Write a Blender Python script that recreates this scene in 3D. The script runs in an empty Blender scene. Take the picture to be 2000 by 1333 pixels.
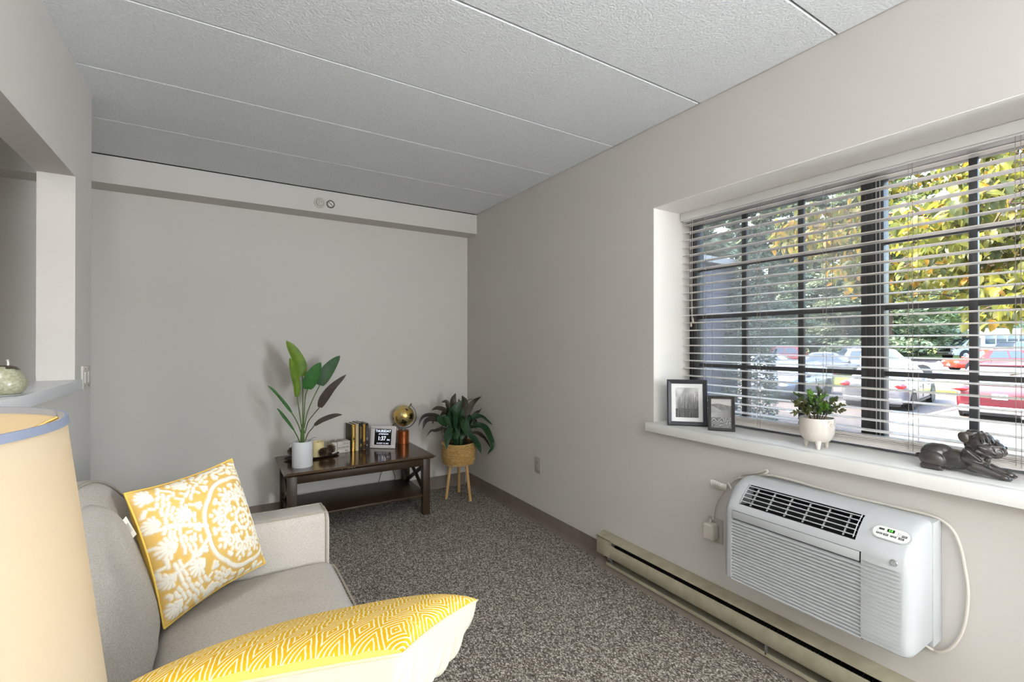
import bpy, bmesh, math, random
import numpy as np
from mathutils import Vector, Matrix, Euler, noise
random.seed(7)
S = bpy.context.scene
COL = S.collection
R = math.radians
PI = math.pi

# ------------------------------------------------------------------ camera, sky, sun, exposure
FPX = 914.35
YAW, PIT, ROLL = .556768, .003093, .000589
_fw = Vector((math.sin(YAW), math.cos(YAW), 0)); _rt = Vector((math.cos(YAW), -math.sin(YAW), 0)); _up = Vector((0, 0, 1))
FW = _fw*math.cos(PIT)+_up*math.sin(PIT); _u = _up*math.cos(PIT)-_fw*math.sin(PIT)
RT = _rt*math.cos(ROLL)+_u*math.sin(ROLL); UP = _u*math.cos(ROLL)-_rt*math.sin(ROLL)
CAM = Vector((0, 0, 1.30))
cd = bpy.data.cameras.new('camera'); cam = bpy.data.objects.new('camera', cd); COL.objects.link(cam)
cam.matrix_world = Matrix(((RT.x, UP.x, -FW.x, 0), (RT.y, UP.y, -FW.y, 0), (RT.z, UP.z, -FW.z, 1.30), (0, 0, 0, 1)))
cd.sensor_width = 36; cd.lens = FPX*36/2000; cd.clip_start = .02; cd.clip_end = 400
S.camera = cam
def at(px, py, axis, val):
    """point on the plane axis=val seen at photograph pixel (px,py)"""
    d = FW+RT*((px-1000)/FPX)-UP*((py-666.5)/FPX)
    return CAM+d*((val-CAM[axis])/d[axis])

SUN_EL, SUN_AZ = 48, 118       # azimuth: direction towards the sun, degrees counter-clockwise from +X
W = bpy.data.worlds.new('world'); S.world = W; W.use_nodes = True
nt = W.node_tree; bgn = nt.nodes['Background']
sky = nt.nodes.new('ShaderNodeTexSky'); sky.sky_type = 'NISHITA'; sky.sun_disc = False
sky.sun_elevation = R(SUN_EL); sky.sun_rotation = R(90-SUN_AZ); sky.dust_density = 5; sky.air_density = 1.2
nt.links.new(sky.outputs[0], bgn.inputs[0]); bgn.inputs[1].default_value = 2.7
sl = bpy.data.lights.new('sun', 'SUN'); so = bpy.data.objects.new('sun', sl); COL.objects.link(so)
sl.energy = 10.5; sl.angle = R(1.0); sl.color = (1, .95, .88)
sd = Vector((math.cos(R(SUN_AZ))*math.cos(R(SUN_EL)), math.sin(R(SUN_AZ))*math.cos(R(SUN_EL)), math.sin(R(SUN_EL))))
so.rotation_euler = sd.to_track_quat('Z', 'Y').to_euler(); so.location = (8, 8, 12)
def area(name, loc, size, power, col=(1, 1, 1), aim=None, sy=None):
    l = bpy.data.lights.new(name, 'AREA'); o = bpy.data.objects.new(name, l); COL.objects.link(o)
    l.shape = 'RECTANGLE'; l.size = size; l.size_y = sy or size; l.energy = power; l.color = col; o.location = loc
    d = Vector(aim)-Vector(loc) if aim else Vector((0, 0, -1))
    o.rotation_euler = d.to_track_quat('-Z', 'Y').to_euler()
    return o
area('unseen_ceiling_fill', (.3, -1.4, 2.33), 1.1, 10, (.95, .98, 1))  # added soft fill from an unseen fixture behind the viewpoint
area('unseen_ceiling_fill', (.75, -3.6, 2.33), 1.1, 36, (.95, .98, 1))  # same added fill, at the unseen far front of the room
area('added_uplight', (-.22, -1.2, 1.83), .3, 40, (.92, .97, 1), aim=(-.22, -1.1, 2.6))  # added uplight, brightens the ceiling from behind the viewpoint
area('added_daylight', (1.90, -1.75, 1.45), 1.5, 255, (.92, .97, 1), aim=(-.5, -.9, 2.0), sy=1.1)  # added daylight fill for the partition wall and ceiling, source unseen
area('added_uplight', (-.1, -3.6, 1.83), .3, 90, (.95, .98, 1), aim=(-.1, -3.5, 2.6))  # second added uplight, farther back and unseen
area('unseen_ceiling_fill', (-1.15, .9, 2.33), .5, 12, (1, .95, .9))  # unseen fixture in the room past the pass-through
S.view_settings.view_transform = 'Standard'; S.view_settings.look = 'None'
S.view_settings.gamma = 1; S.view_settings.use_curve_mapping = False
S.view_settings.exposure = .30

# ------------------------------------------------------------------ materials
def lin(c):
    c = c/255.
    return c/12.92 if c <= .04045 else ((c+.055)/1.055)**2.4
def rgb(*c): return (lin(c[0]), lin(c[1]), lin(c[2]), 1)
MATS = {}
def M(name, col, rough=.6, metal=0, bump=None, var=None, trans=0, emit=None, coat=0, spec=.5, sheen=0, ior=1.45, alpha=1, sss=0):
    if name in MATS: return MATS[name]
    m = bpy.data.materials.new(name); m.use_nodes = True
    N = m.node_tree.nodes; L = m.node_tree.links; b = N['Principled BSDF']
    b.inputs['Base Color'].default_value = rgb(*col); b.inputs['Roughness'].default_value = rough
    b.inputs['Metallic'].default_value = metal; b.inputs['Transmission Weight'].default_value = trans
    b.inputs['Coat Weight'].default_value = coat; b.inputs['Specular IOR Level'].default_value = spec
    b.inputs['Sheen Weight'].default_value = sheen; b.inputs['IOR'].default_value = ior; b.inputs['Alpha'].default_value = alpha
    b.inputs['Coat Roughness'].default_value = .08
    if emit: b.inputs['Emission Color'].default_value = rgb(*emit[0]); b.inputs['Emission Strength'].default_value = emit[1]
    tc = None
    if bump or var: tc = N.new('ShaderNodeTexCoord')
    if bump:
        n = N.new('ShaderNodeTexNoise'); n.inputs['Scale'].default_value = bump[0]; n.inputs['Detail'].default_value = 3
        L.new(tc.outputs['Object'], n.inputs['Vector'])
        bp = N.new('ShaderNodeBump'); bp.inputs['Strength'].default_value = bump[1]; bp.inputs['Distance'].default_value = bump[2]
        L.new(n.outputs['Fac'], bp.inputs['Height']); L.new(bp.outputs[0], b.inputs['Normal'])
    if var:   # (scale, second colour, contrast)
        n = N.new('ShaderNodeTexNoise'); n.inputs['Scale'].default_value = var[0]; n.inputs['Detail'].default_value = 4
        if len(var) > 3:
            mp = N.new('ShaderNodeMapping'); mp.inputs['Scale'].default_value = var[3]
            L.new(tc.outputs['Object'], mp.inputs['Vector']); L.new(mp.outputs[0], n.inputs['Vector'])
        else: L.new(tc.outputs['Object'], n.inputs['Vector'])
        r = N.new('ShaderNodeValToRGB'); w = var[2]
        r.color_ramp.elements[0].position = .5-w; r.color_ramp.elements[1].position = .5+w
        r.color_ramp.elements[0].color = rgb(*col); r.color_ramp.elements[1].color = rgb(*var[1])
        L.new(n.outputs['Fac'], r.inputs[0]); L.new(r.outputs[0], b.inputs['Base Color'])
    MATS[name] = m
    return m
def attr_mat(name, rough=.8, bump=None, mul=1, spec=.4):
    m = bpy.data.materials.new(name); m.use_nodes = True; N = m.node_tree.nodes; L = m.node_tree.links
    b = N['Principled BSDF']; b.inputs['Roughness'].default_value = rough; b.inputs['Specular IOR Level'].default_value = spec
    a = N.new('ShaderNodeVertexColor'); a.layer_name = 'Col'; L.new(a.outputs[0], b.inputs['Base Color'])
    if bump:
        tc = N.new('ShaderNodeTexCoord'); n = N.new('ShaderNodeTexNoise'); n.inputs['Scale'].default_value = bump[0]
        L.new(tc.outputs['Object'], n.inputs['Vector']); bp = N.new('ShaderNodeBump')
        bp.inputs['Strength'].default_value = bump[1]; bp.inputs['Distance'].default_value = bump[2]
        L.new(n.outputs['Fac'], bp.inputs['Height']); L.new(bp.outputs[0], b.inputs['Normal'])
    return m
def leaf_mat(name, c1, c2, trans=.3, rough=.5, scale=6):
    m = M(name, c1, rough, var=(scale, c2, .18))
    N = m.node_tree.nodes; L = m.node_tree.links; b = N['Principled BSDF']; out = N['Material Output']
    if trans:
        t = N.new('ShaderNodeBsdfTranslucent'); mx = N.new('ShaderNodeMixShader'); mx.inputs[0].default_value = trans
        src = b.inputs['Base Color'].links[0].from_socket; L.new(src, t.inputs[0])
        L.new(b.outputs[0], mx.inputs[1]); L.new(t.outputs[0], mx.inputs[2]); L.new(mx.outputs[0], out.inputs[0])
    return m
def fabric(name, c1, c2, scale=700, rough=.9, strength=.35):
    m = bpy.data.materials.new(name); m.use_nodes = True; N = m.node_tree.nodes; L = m.node_tree.links
    b = N['Principled BSDF']; b.inputs['Roughness'].default_value = rough; b.inputs['Specular IOR Level'].default_value = .15
    tc = N.new('ShaderNodeTexCoord'); hs = []
    for sc in ((1, .12, .12), (.12, 1, 1)):
        mp = N.new('ShaderNodeMapping'); mp.inputs['Scale'].default_value = sc
        n = N.new('ShaderNodeTexNoise'); n.inputs['Scale'].default_value = scale; n.inputs['Detail'].default_value = 2
        L.new(tc.outputs['Object'], mp.inputs[0]); L.new(mp.outputs[0], n.inputs['Vector']); hs.append(n)
    ad = N.new('ShaderNodeMath'); ad.operation = 'ADD'; L.new(hs[0].outputs['Fac'], ad.inputs[0]); L.new(hs[1].outputs['Fac'], ad.inputs[1])
    r = N.new('ShaderNodeValToRGB'); r.color_ramp.elements[0].position = .40; r.color_ramp.elements[1].position = .60
    hf = N.new('ShaderNodeMath'); hf.operation = 'MULTIPLY'; hf.inputs[1].default_value = .5; L.new(ad.outputs[0], hf.inputs[0])
    r.color_ramp.elements[0].color = rgb(*c1); r.color_ramp.elements[1].color = rgb(*c2)
    L.new(hf.outputs[0], r.inputs[0]); L.new(r.outputs[0], b.inputs['Base Color'])
    bp = N.new('ShaderNodeBump'); bp.inputs['Strength'].default_value = strength; bp.inputs['Distance'].default_value = .001
    L.new(hf.outputs[0], bp.inputs['Height'])
    n2 = N.new('ShaderNodeTexNoise'); n2.inputs['Scale'].default_value = 9; n2.inputs['Detail'].default_value = 2; L.new(tc.outputs['Object'], n2.inputs['Vector'])
    bp2 = N.new('ShaderNodeBump'); bp2.inputs['Strength'].default_value = .22; bp2.inputs['Distance'].default_value = .02
    L.new(n2.outputs['Fac'], bp2.inputs['Height']); L.new(bp.outputs[0], bp2.inputs['Normal']); L.new(bp2.outputs[0], b.inputs['Normal'])
    return m

WALLC = (203, 199, 194)
wall_m = M('wall_paint', WALLC, .85, bump=(260, .12, .001), spec=.2)
white_wall = M('reveal_paint', (240, 237, 232), .75, bump=(200, .08, .001), spec=.2)
white_paint = M('white_gloss_paint', (238, 238, 235), .35, bump=(40, .05, .001))
trim_vinyl = M('brown_vinyl', (112, 102, 92), .6, var=(12, (122, 112, 102), .2))
plastic = M('white_plastic', (214, 212, 206), .4)
dark = M('dark_void', (14, 14, 14), .9)
black_metal = M('black_metal', (30, 30, 30), .45)
bronze = M('bronze_frame', (72, 72, 73), .42, bump=(90, .05, .001))

# ------------------------------------------------------------------ mesh helpers
class MB:
    def __init__(s): s.v = []; s.f = []
    def add(s, vs, fs):
        o = len(s.v); s.v += [Vector(p) for p in vs]; s.f += [tuple(i+o for i in f) for f in fs]; return s
    def box(s, x0, y0, z0, x1, y1, z1):
        x0, x1 = sorted((x0, x1)); y0, y1 = sorted((y0, y1)); z0, z1 = sorted((z0, z1))
        return s.add([(x0, y0, z0), (x1, y0, z0), (x1, y1, z0), (x0, y1, z0), (x0, y0, z1), (x1, y0, z1), (x1, y1, z1), (x0, y1, z1)],
                     [(0, 3, 2, 1), (4, 5, 6, 7), (0, 1, 5, 4), (1, 2, 6, 5), (2, 3, 7, 6), (3, 0, 4, 7)])
    def obox(s, c, sx, sy, sz, rot=None):
        m = rot.to_matrix() if isinstance(rot, (Euler,)) else (rot or Matrix.Identity(3)); c = Vector(c)
        vs = [c+m@Vector((a*sx/2, b*sy/2, d*sz/2)) for d in (-1, 1) for a, b in ((-1, -1), (1, -1), (1, 1), (-1, 1))]
        return s.add(vs, [(0, 3, 2, 1), (4, 5, 6, 7), (0, 1, 5, 4), (1, 2, 6, 5), (2, 3, 7, 6), (3, 0, 4, 7)])
    def prism(s, poly, axis, a, b):
        """2-D polygon extruded along axis from a to b; polygon coordinates are the other two axes in order"""
        def mk(p, t):
            q = list(p); q.insert(axis, t); return q
        n = len(poly); vs = [mk(p, a) for p in poly]+[mk(p, b) for p in poly]
        return s.add(vs, [tuple(range(n))[::-1], tuple(range(n, 2*n))]+[(i, (i+1) % n, n+(i+1) % n, n+i) for i in range(n)])
    def loft(s, rings, caps=True, closed=True):
        n = len(rings[0]); vs = [p for r in rings for p in r]; fs = []
        for k in range(len(rings)-1):
            for i in range(n if closed else n-1):
                j = (i+1) % n; fs.append((k*n+i, k*n+j, (k+1)*n+j, (k+1)*n+i))
        if caps: fs.append(tuple(range(n))[::-1]); fs.append(tuple(range((len(rings)-1)*n, len(rings)*n)))
        return s.add(vs, fs)
    def tube(s, pts, r, n=8, caps=True, flat=1):
        pts = [Vector(p) for p in pts]; rings = []; prev = None
        for i, p in enumerate(pts):
            t = (pts[min(i+1, len(pts)-1)]-pts[max(i-1, 0)]).normalized()
            if prev is None:
                a = Vector((0, 0, 1)) if abs(t.z) < .9 else Vector((1, 0, 0)); u = t.cross(a).normalized()
            else: u = (prev-t*prev.dot(t)).normalized()
            prev = u; w = t.cross(u); rr = r[i] if hasattr(r, '__len__') else r
            rings.append([p+u*(rr*math.cos(2*PI*k/n))+w*(rr*flat*math.sin(2*PI*k/n)) for k in range(n)])
        return s.loft(rings, caps)
    def cyl(s, a, b, r0, r1=None, n=20): return s.tube([a, b], [r0, r0 if r1 is None else r1], n)
    def lathe(s, prof, c=(0, 0, 0), n=32, caps=True, fn=None, flip=False):
        c = Vector(c); rings = []
        for r, z in prof:
            rings.append([c+Vector((r*math.cos(2*PI*k/n), r*math.sin(2*PI*k/n), z))*1 if not fn else c+Vector(fn(r, z, 2*PI*k/n)) for k in range(n)])
        return s.loft(rings, caps)
    def ball(s, c, rx, ry=None, rz=None, nu=16, nv=10, rot=None):
        ry = rx if ry is None else ry; rz = rx if rz is None else rz; c = Vector(c)
        m = rot.to_matrix() if rot else Matrix.Identity(3)
        vs = [c+m@Vector((0, 0, -rz))]; fs = []
        for j in range(1, nv):
            a = -PI/2+PI*j/nv
            for k in range(nu): vs.append(c+m@Vector((rx*math.cos(a)*math.cos(2*PI*k/nu), ry*math.cos(a)*math.sin(2*PI*k/nu), rz*math.sin(a))))
        vs.append(c+m@Vector((0, 0, rz)))
        for k in range(nu):
            fs.append((0, 1+(k+1) % nu, 1+k)); t = 1+(nv-2)*nu; fs.append((len(vs)-1, t+k, t+(k+1) % nu))
        for j in range(nv-2):
            for k in range(nu): a = 1+j*nu; fs.append((a+k, a+(k+1) % nu, a+nu+(k+1) % nu, a+nu+k))
        return s.add(vs, fs)
    def grid(s, fn, nu, nv, flip=False):
        vs = [fn(i/nu, j/nv) for j in range(nv+1) for i in range(nu+1)]; fs = []
        for j in range(nv):
            for i in range(nu):
                a = j*(nu+1)+i; q = (a, a+1, a+nu+2, a+nu+1); fs.append(q[::-1] if flip else q)
        return s.add(vs, fs)
WL = {}
def finish(me, smooth=True, angle=35):
    if smooth:
        me.polygons.foreach_set('use_smooth', [True]*len(me.polygons))
        if angle < 180: me.set_sharp_from_angle(angle=R(angle))
    me.update()
def tag(o, label=None, cat=None, group=None, kind=None):
    if label: o['label'] = label
    if cat: o['category'] = cat
    if group: o['group'] = group
    if kind: o['kind'] = kind
    return o
def part(name, mb, mat, parent=None, smooth=True, bevel=0, local=False, seg=2, angle=35, label=None, kind=None, solid=0, loc=None, recalc=True):
    me = bpy.data.meshes.new(name)
    off = Vector((0, 0, 0))
    if parent is not None and not local: off = WL[parent.name]
    if loc is not None and not local: off = Vector(loc)
    me.from_pydata([tuple(v-off) for v in mb.v], [], mb.f)
    if bevel or recalc:
        bm = bmesh.new(); bm.from_mesh(me)
        if recalc: bmesh.ops.recalc_face_normals(bm, faces=bm.faces)
        if bevel:
            es = [e for e in bm.edges if len(e.link_faces) == 2 and e.calc_face_angle(0) > R(28)]
            bmesh.ops.bevel(bm, geom=es, offset=bevel, segments=seg, profile=.5, affect='EDGES', clamp_overlap=True)
        bm.to_mesh(me); bm.free()
    finish(me, smooth, angle)
    if mat: me.materials.append(mat)
    o = bpy.data.objects.new(name, me); COL.objects.link(o)
    if solid:
        md = o.modifiers.new('thick', 'SOLIDIFY'); md.thickness = solid; md.offset = 0
    if loc is not None and not local: o.location = Vector(loc)-(WL[parent.name] if parent else Vector((0, 0, 0)))
    if parent is not None: o.parent = parent
    WL[o.name] = (Vector(loc) if loc is not None else off) if not local else Vector((0, 0, 0))
    if label: o['label'] = label
    if kind: o['kind'] = kind
    return o
def thing(name, label, cat, loc=(0, 0, 0), rot=(0, 0, 0), group=None):
    o = bpy.data.objects.new(name, None); o.empty_display_size = .05; COL.objects.link(o)
    o.location = loc; o.rotation_euler = rot; WL[o.name] = Vector(loc); tag(o, label, cat, group); return o
def struct(name, mb, mat, **k):
    o = part(name, mb, mat, **k); o['kind'] = 'structure'; return o
def copy_tree(o, parent=None):
    c = o.copy(); COL.objects.link(c); c.parent = parent
    for ch in list(o.children): copy_tree(ch, c)
    return c
FONT = bpy.data.fonts.load('<builtin>')
def text_mesh(txt, size, depth=.0004, bold=0, align='CENTER', spacing=1.0):
    cu = bpy.data.curves.new('t', 'FONT'); cu.body = txt; cu.size = size; cu.extrude = depth; cu.align_x = align; cu.align_y = 'CENTER'
    cu.offset = bold; cu.space_character = spacing; cu.font = FONT; cu.resolution_u = 3
    o = bpy.data.objects.new('t', cu); COL.objects.link(o)
    dg = bpy.context.evaluated_depsgraph_get(); me = bpy.data.meshes.new_from_object(o.evaluated_get(dg))
    bpy.data.objects.remove(o); bpy.data.curves.remove(cu)
    return me
def text(name, txt, size, mat, parent, origin, xdir, ydir, depth=.0004, bold=0, align='CENTER', spacing=1.0, local=False, sx=1):
    """text lying in the plane of xdir/ydir, centred on origin"""
    me = text_mesh(txt, size, depth, bold, align, spacing)
    X = Vector(xdir).normalized(); Y = Vector(ydir); Y = (Y-X*Y.dot(X)).normalized(); Z = X.cross(Y)
    off = Vector((0, 0, 0)) if local else WL[parent.name]
    m = Matrix(((X.x*sx, Y.x, Z.x, origin[0]-off.x), (X.y*sx, Y.y, Z.y, origin[1]-off.y), (X.z*sx, Y.z, Z.z, origin[2]-off.z), (0, 0, 0, 1)))
    me.transform(m); me.materials.clear(); me.materials.append(mat)
    o = bpy.data.objects.new(name, me); COL.objects.link(o); o.parent = parent; return o
def catmull(pts, k=6):
    pts = [Vector(p) for p in pts]; P = [pts[0]*2-pts[1]]+pts+[pts[-1]*2-pts[-2]]; out = []
    for i in range(1, len(P)-2):
        for j in range(k):
            t = j/k; a, b, c, d = P[i-1], P[i], P[i+1], P[i+2]
            out.append(.5*((2*b)+(c-a)*t+(2*a-5*b+4*c-d)*t*t+(3*b-a-3*c+d)*t**3))
    out.append(pts[-1]); return out

# ------------------------------------------------------------------ room shell
WX = 1.94; LX = -.508; BY = 3.90; H = 2.44; YB = -4.6; KX = -1.95
WY0, WY1, WZ0, WZ1 = -.06, 1.705, .835, 2.013; RX = 2.30     # window recess
AY0, AY1, AZ0, AZ1 = .575, 1.105, .40, .70                   # wall sleeve hole behind the unit
# window wall, with hole
mb = MB()
mb.box(WX, WY1, 0, RX, BY+.2, H+.1)
mb.box(WX, YB, 0, RX, WY0, H+.1)
mb.box(WX, WY0, WZ1, RX, WY1, H+.1)
mb.box(WX, WY0, 0, RX, WY1, WZ0)
struct('wall_right', mb, wall_m, smooth=False)
mb = MB().box(KX-.1, BY, 0, WX, BY+.2, H+.1); struct('wall_back', mb, wall_m, smooth=False)
mb = MB().box(KX-.1, YB-.1, 0, RX, YB, H+.1); struct('wall_front', mb, wall_m, smooth=False)
mb = MB().box(KX-.1, YB, 0, KX, BY, H+.1); struct('wall_left', mb, wall_m, smooth=False)
# partition with pass-through opening
OY0, OY1, OZ0, OZ1, LT = .35, 2.582, 1.103, 1.982, -.624
mb = MB()
mb.box(LT, YB, 0, LX, OY0, H); mb.box(LT, OY1, 0, LX, 2.86, H)
mb.box(LT, OY0, 0, LX, OY1, OZ0); mb.box(LT, OY0, OZ1, LX, OY1, H)
struct('wall_partition', mb, wall_m, smooth=False)
mb = MB().box(-1.9, 2.95, 0, -1.0, 3.0, H)
floor_m = bpy.data.materials.new('loop_carpet'); floor_m.use_nodes = True
N = floor_m.node_tree.nodes; L = floor_m.node_tree.links; b = N['Principled BSDF']; b.inputs['Roughness'].default_value = .95; b.inputs['Specular IOR Level'].default_value = .1
tc = N.new('ShaderNodeTexCoord'); mp = N.new('ShaderNodeMapping'); mp.inputs['Rotation'].default_value = (0, 0, R(8)); mp.inputs['Scale'].default_value = (1, .62, 1)
vo = N.new('ShaderNodeTexVoronoi'); vo.inputs['Scale'].default_value = 210; vo.inputs['Randomness'].default_value = .75
L.new(tc.outputs['Object'], mp.inputs[0]); L.new(mp.outputs[0], vo.inputs['Vector'])
sep = N.new('ShaderNodeSeparateColor'); L.new(vo.outputs['Color'], sep.inputs[0])
r = N.new('ShaderNodeValToRGB'); e = r.color_ramp.elements; e[0].color = rgb(98, 91, 83); e[1].color = rgb(226, 219, 208)
e[0].position = .05; e[1].position = .95; m_ = r.color_ramp.elements.new(.5); m_.color = rgb(152, 144, 133)
L.new(sep.outputs[0], r.inputs[0])
mx = N.new('ShaderNodeMix'); mx.data_type = 'RGBA'; mx.blend_type = 'MULTIPLY'; mx.inputs[0].default_value = .75
rr = N.new('ShaderNodeValToRGB'); rr.color_ramp.elements[0].color = (1, 1, 1, 1); rr.color_ramp.elements[1].color = (.25, .25, .25, 1); rr.color_ramp.elements[0].position = .2; rr.color_ramp.elements[1].position = .7
L.new(vo.outputs['Distance'], rr.inputs[0]); L.new(r.outputs[0], mx.inputs[6]); L.new(rr.outputs[0], mx.inputs[7]); L.new(mx.outputs[2], b.inputs['Base Color'])
bp = N.new('ShaderNodeBump'); bp.invert = True; bp.inputs['Strength'].default_value = .8; bp.inputs['Distance'].default_value = .004
L.new(vo.outputs['Distance'], bp.inputs['Height']); L.new(bp.outputs[0], b.inputs['Normal'])
mb = MB().box(KX-.1, YB-.1, -.1, RX, BY+.2, 0); struct('floor', mb, floor_m, smooth=False)
# ceiling planks
ceil_m = M('sprayed_ceiling', (232, 234, 236), .95, bump=(120, .5, .006), var=(120, (214, 216, 219), .25), spec=.1)
mb = MB().box(KX-.1, YB-.1, H+.012, RX, BY+.2, H+.15); ceil = struct('ceiling', mb, M('ceiling_joint', (120, 118, 112), .9), smooth=False)
ys = [3.706, 3.125, 2.558, 1.997, 1.42, .832]
while ys[-1] > YB: ys.append(ys[-1]-.585)
plank0 = None
for i in range(len(ys)-1):
    g = .0022 if i != 3 and i != 4 else .004
    bmx = MB().box(KX, ys[i+1]+g, H, WX-.003, ys[i]-g, H+.012)
    part('plank', bmx, ceil_m, ceil, smooth=False, bevel=.003, seg=1)
# beam along back wall
mb = MB().box(KX, 3.712, 2.268, WX, BY, H-.004); struct('trim_1', mb, wall_m, smooth=False)
# cove baseboards
def cove(name, poly, axis, a, b_):
    o = MB().prism(poly, axis, a, b_); return struct(name, o, trim_vinyl, smooth=True, angle=50)
cove('baseboard_right', [(WX, 0), (WX, .105), (WX-.004, .105), (WX-.006, .03), (WX-.010, .012), (WX-.018, .002), (WX-.018, 0)], 1, 2.09, BY-.006)
cove('baseboard_back', [(BY, 0), (BY, .105), (BY-.004, .105), (BY-.006, .03), (BY-.010, .012), (BY-.018, .002), (BY-.018, 0)], 0, KX, WX-.02)
cove('baseboard_left', [(LX, 0), (LX, .105), (LX+.004, .105), (LX+.006, .03), (LX+.010, .012), (LX+.018, .002), (LX+.018, 0)], 1, YB, 2.86)
# pass-through counter
ct = thing('pass_through_counter', 'white painted counter board in the opening of the left partition wall', 'counter', (LX, 1.4, OZ0))
cb = MB().box(LT-.02, OY0+.001, OZ0+.0005, LX+.001, OY1-.001, 1.145).box(LX+.001, OY0-.03, OZ0+.0005, LX+.021, OY1+.017, 1.145)
part('board', cb, M('counter_paint', (222, 225, 228), .3, bump=(30, .04, .001)), ct, bevel=.0012)

# ------------------------------------------------------------------ window reveal, sill, window
rv = MB()
rv.box(WX+.0005, WY1-.004, .88, 2.23, WY1-.0005, WZ1-.0005)
rv.box(WX+.0005, WY0+.0005, WZ1-.004, 2.23, WY1-.004, WZ1-.0005)
rv.box(WX+.0005, WY0+.0005, .88, 2.23, WY0+.004, WZ1-.0005)
struct('trim_2', rv, white_wall, smooth=False)
sl_ = MB().box(WX-.04, WY0-.06, .835, WX-.0005, 1.725, .88).box(WX-.0005, WY0+.001, .8355, 2.235, WY1-.001, .88)
sill = struct('trim_3', sl_, white_paint, bevel=.002)
GX = 2.262
win = tag(bpy.data.objects.new('window_1', None), kind='structure'); COL.objects.link(win); win.location = (GX, .84, .88); WL[win.name] = Vector((GX, .84, .88))
fr = MB()
F0, F1 = 2.235, 2.299
ybL, ybM1, ybM0, ybR = 1.657, .878, .800, .02
fr.box(F0, ybL, .8805, F1, WY1-.0005, WZ1-.001)               # left stile
fr.box(F0, WY0+.0005, .8805, F1, ybR, WZ1-.001)
fr.box(F0, ybR, 1.955, F1, ybL, WZ1-.001); fr.box(F0, ybR, .8805, F1, ybL, .918)
part('window_frame', fr, bronze, win, bevel=.002)
ms = MB()
ms.box(F0+.006, ybM0, .918, F1-.008, ybM1, 1.955)
for k in range(3): ms.box(F0+.001, ybM0+.012+k*.022, .92, F0+.006, ybM0+.020+k*.022, 1.953)
part('mullion', ms, bronze, win, bevel=.001)
for k in range(2):
    part('weather_strip', MB().box(F0-.001, ybM0+.008+k*.013, .92, F0+.0008, ybM0+.011+k*.013, 1.953), M('pale_strip', (190, 190, 188), .5), win, smooth=False)
for yy in (1.678, 1.692): part('jamb_groove', MB().box(F0-.002, yy, .89, F0, yy+.004, 2.0), black_metal, win, smooth=False)
for yy in (1.395, 1.121, .542, .28):
    part('muntin', MB().box(GX-.008, yy-.012, .918, GX+.012, yy+.012, 1.955), bronze, win, bevel=.002)
for y0, y1 in ((ybM1, ybL), (ybR, ybM0)):
    for zz in (1.703, 1.440, 1.176):
        part('muntin', MB().box(GX-.006, y0, zz-.010, GX+.010, y1, zz+.010), bronze, win, bevel=.002)
    gp = part('pane', MB().box(GX+.001, y0-.004, .912, GX+.004, y1+.004, 1.96), None, win, smooth=False)
    gm = MATS.get('window_glass')
    if not gm:
        gm = bpy.data.materials.new('window_glass'); gm.use_nodes = True; N = gm.node_tree.nodes; L = gm.node_tree.links
        N.remove(N['Principled BSDF']); t = N.new('ShaderNodeBsdfTransparent'); t.inputs[0].default_value = (.97, .98, .97, 1); g = N.new('ShaderNodeBsdfGlossy'); g.inputs['Roughness'].default_value = .01
        fz = N.new('ShaderNodeFresnel'); fz.inputs[0].default_value = 1.3; mx = N.new('ShaderNodeMixShader'); L.new(fz.outputs[0], mx.inputs[0]); L.new(t.outputs[0], mx.inputs[1]); L.new(g.outputs[0], mx.inputs[2]); L.new(mx.outputs[0], N['Material Output'].inputs[0])
        MATS['window_glass'] = gm
    gp.data.materials.append(gm)
# insect screen on the outside of the left light: fine mesh, partly see-through
sm = bpy.data.materials.new('screen_mesh'); sm.use_nodes = True; N = sm.node_tree.nodes; L = sm.node_tree.links; b = N['Principled BSDF']
b.inputs['Base Color'].default_value = rgb(186, 186, 188); b.inputs['Roughness'].default_value = .6
t = N.new('ShaderNodeBsdfTransparent'); mx = N.new('ShaderNodeMixShader'); mx.inputs[0].default_value = .30
L.new(t.outputs[0], mx.inputs[1]); L.new(b.outputs[0], mx.inputs[2]); L.new(mx.outputs[0], N['Material Output'].inputs[0])
part('insect_screen', MB().box(F1-.004, ybM1, .918, F1-.0035, ybL, 1.955), sm, win, smooth=False, label='fine grey insect screen over the left light')

# unseen window added behind the viewpoint to house the daylight fill lamp
w2 = tag(bpy.data.objects.new('added_window', None), kind='structure'); COL.objects.link(w2); w2.location = (WX, -1.75, .9); WL[w2.name] = Vector((WX, -1.75, .9))
part('window_frame', MB().box(1.925, -2.55, .86, 1.9395, -2.50, 2.04).box(1.925, -1.00, .86, 1.9395, -.95, 2.04).box(1.925, -2.5, .86, 1.9395, -1.0, .90).box(1.925, -2.5, 2.0, 1.9395, -1.0, 2.04).box(1.925, -1.77, .9, 1.9395, -1.73, 2.0), bronze, w2, smooth=False)
part('pane', MB().box(1.932, -2.5, .9, 1.936, -1.0, 2.0), M('added_pane', (200, 210, 220), .1), w2, smooth=False)

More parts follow.
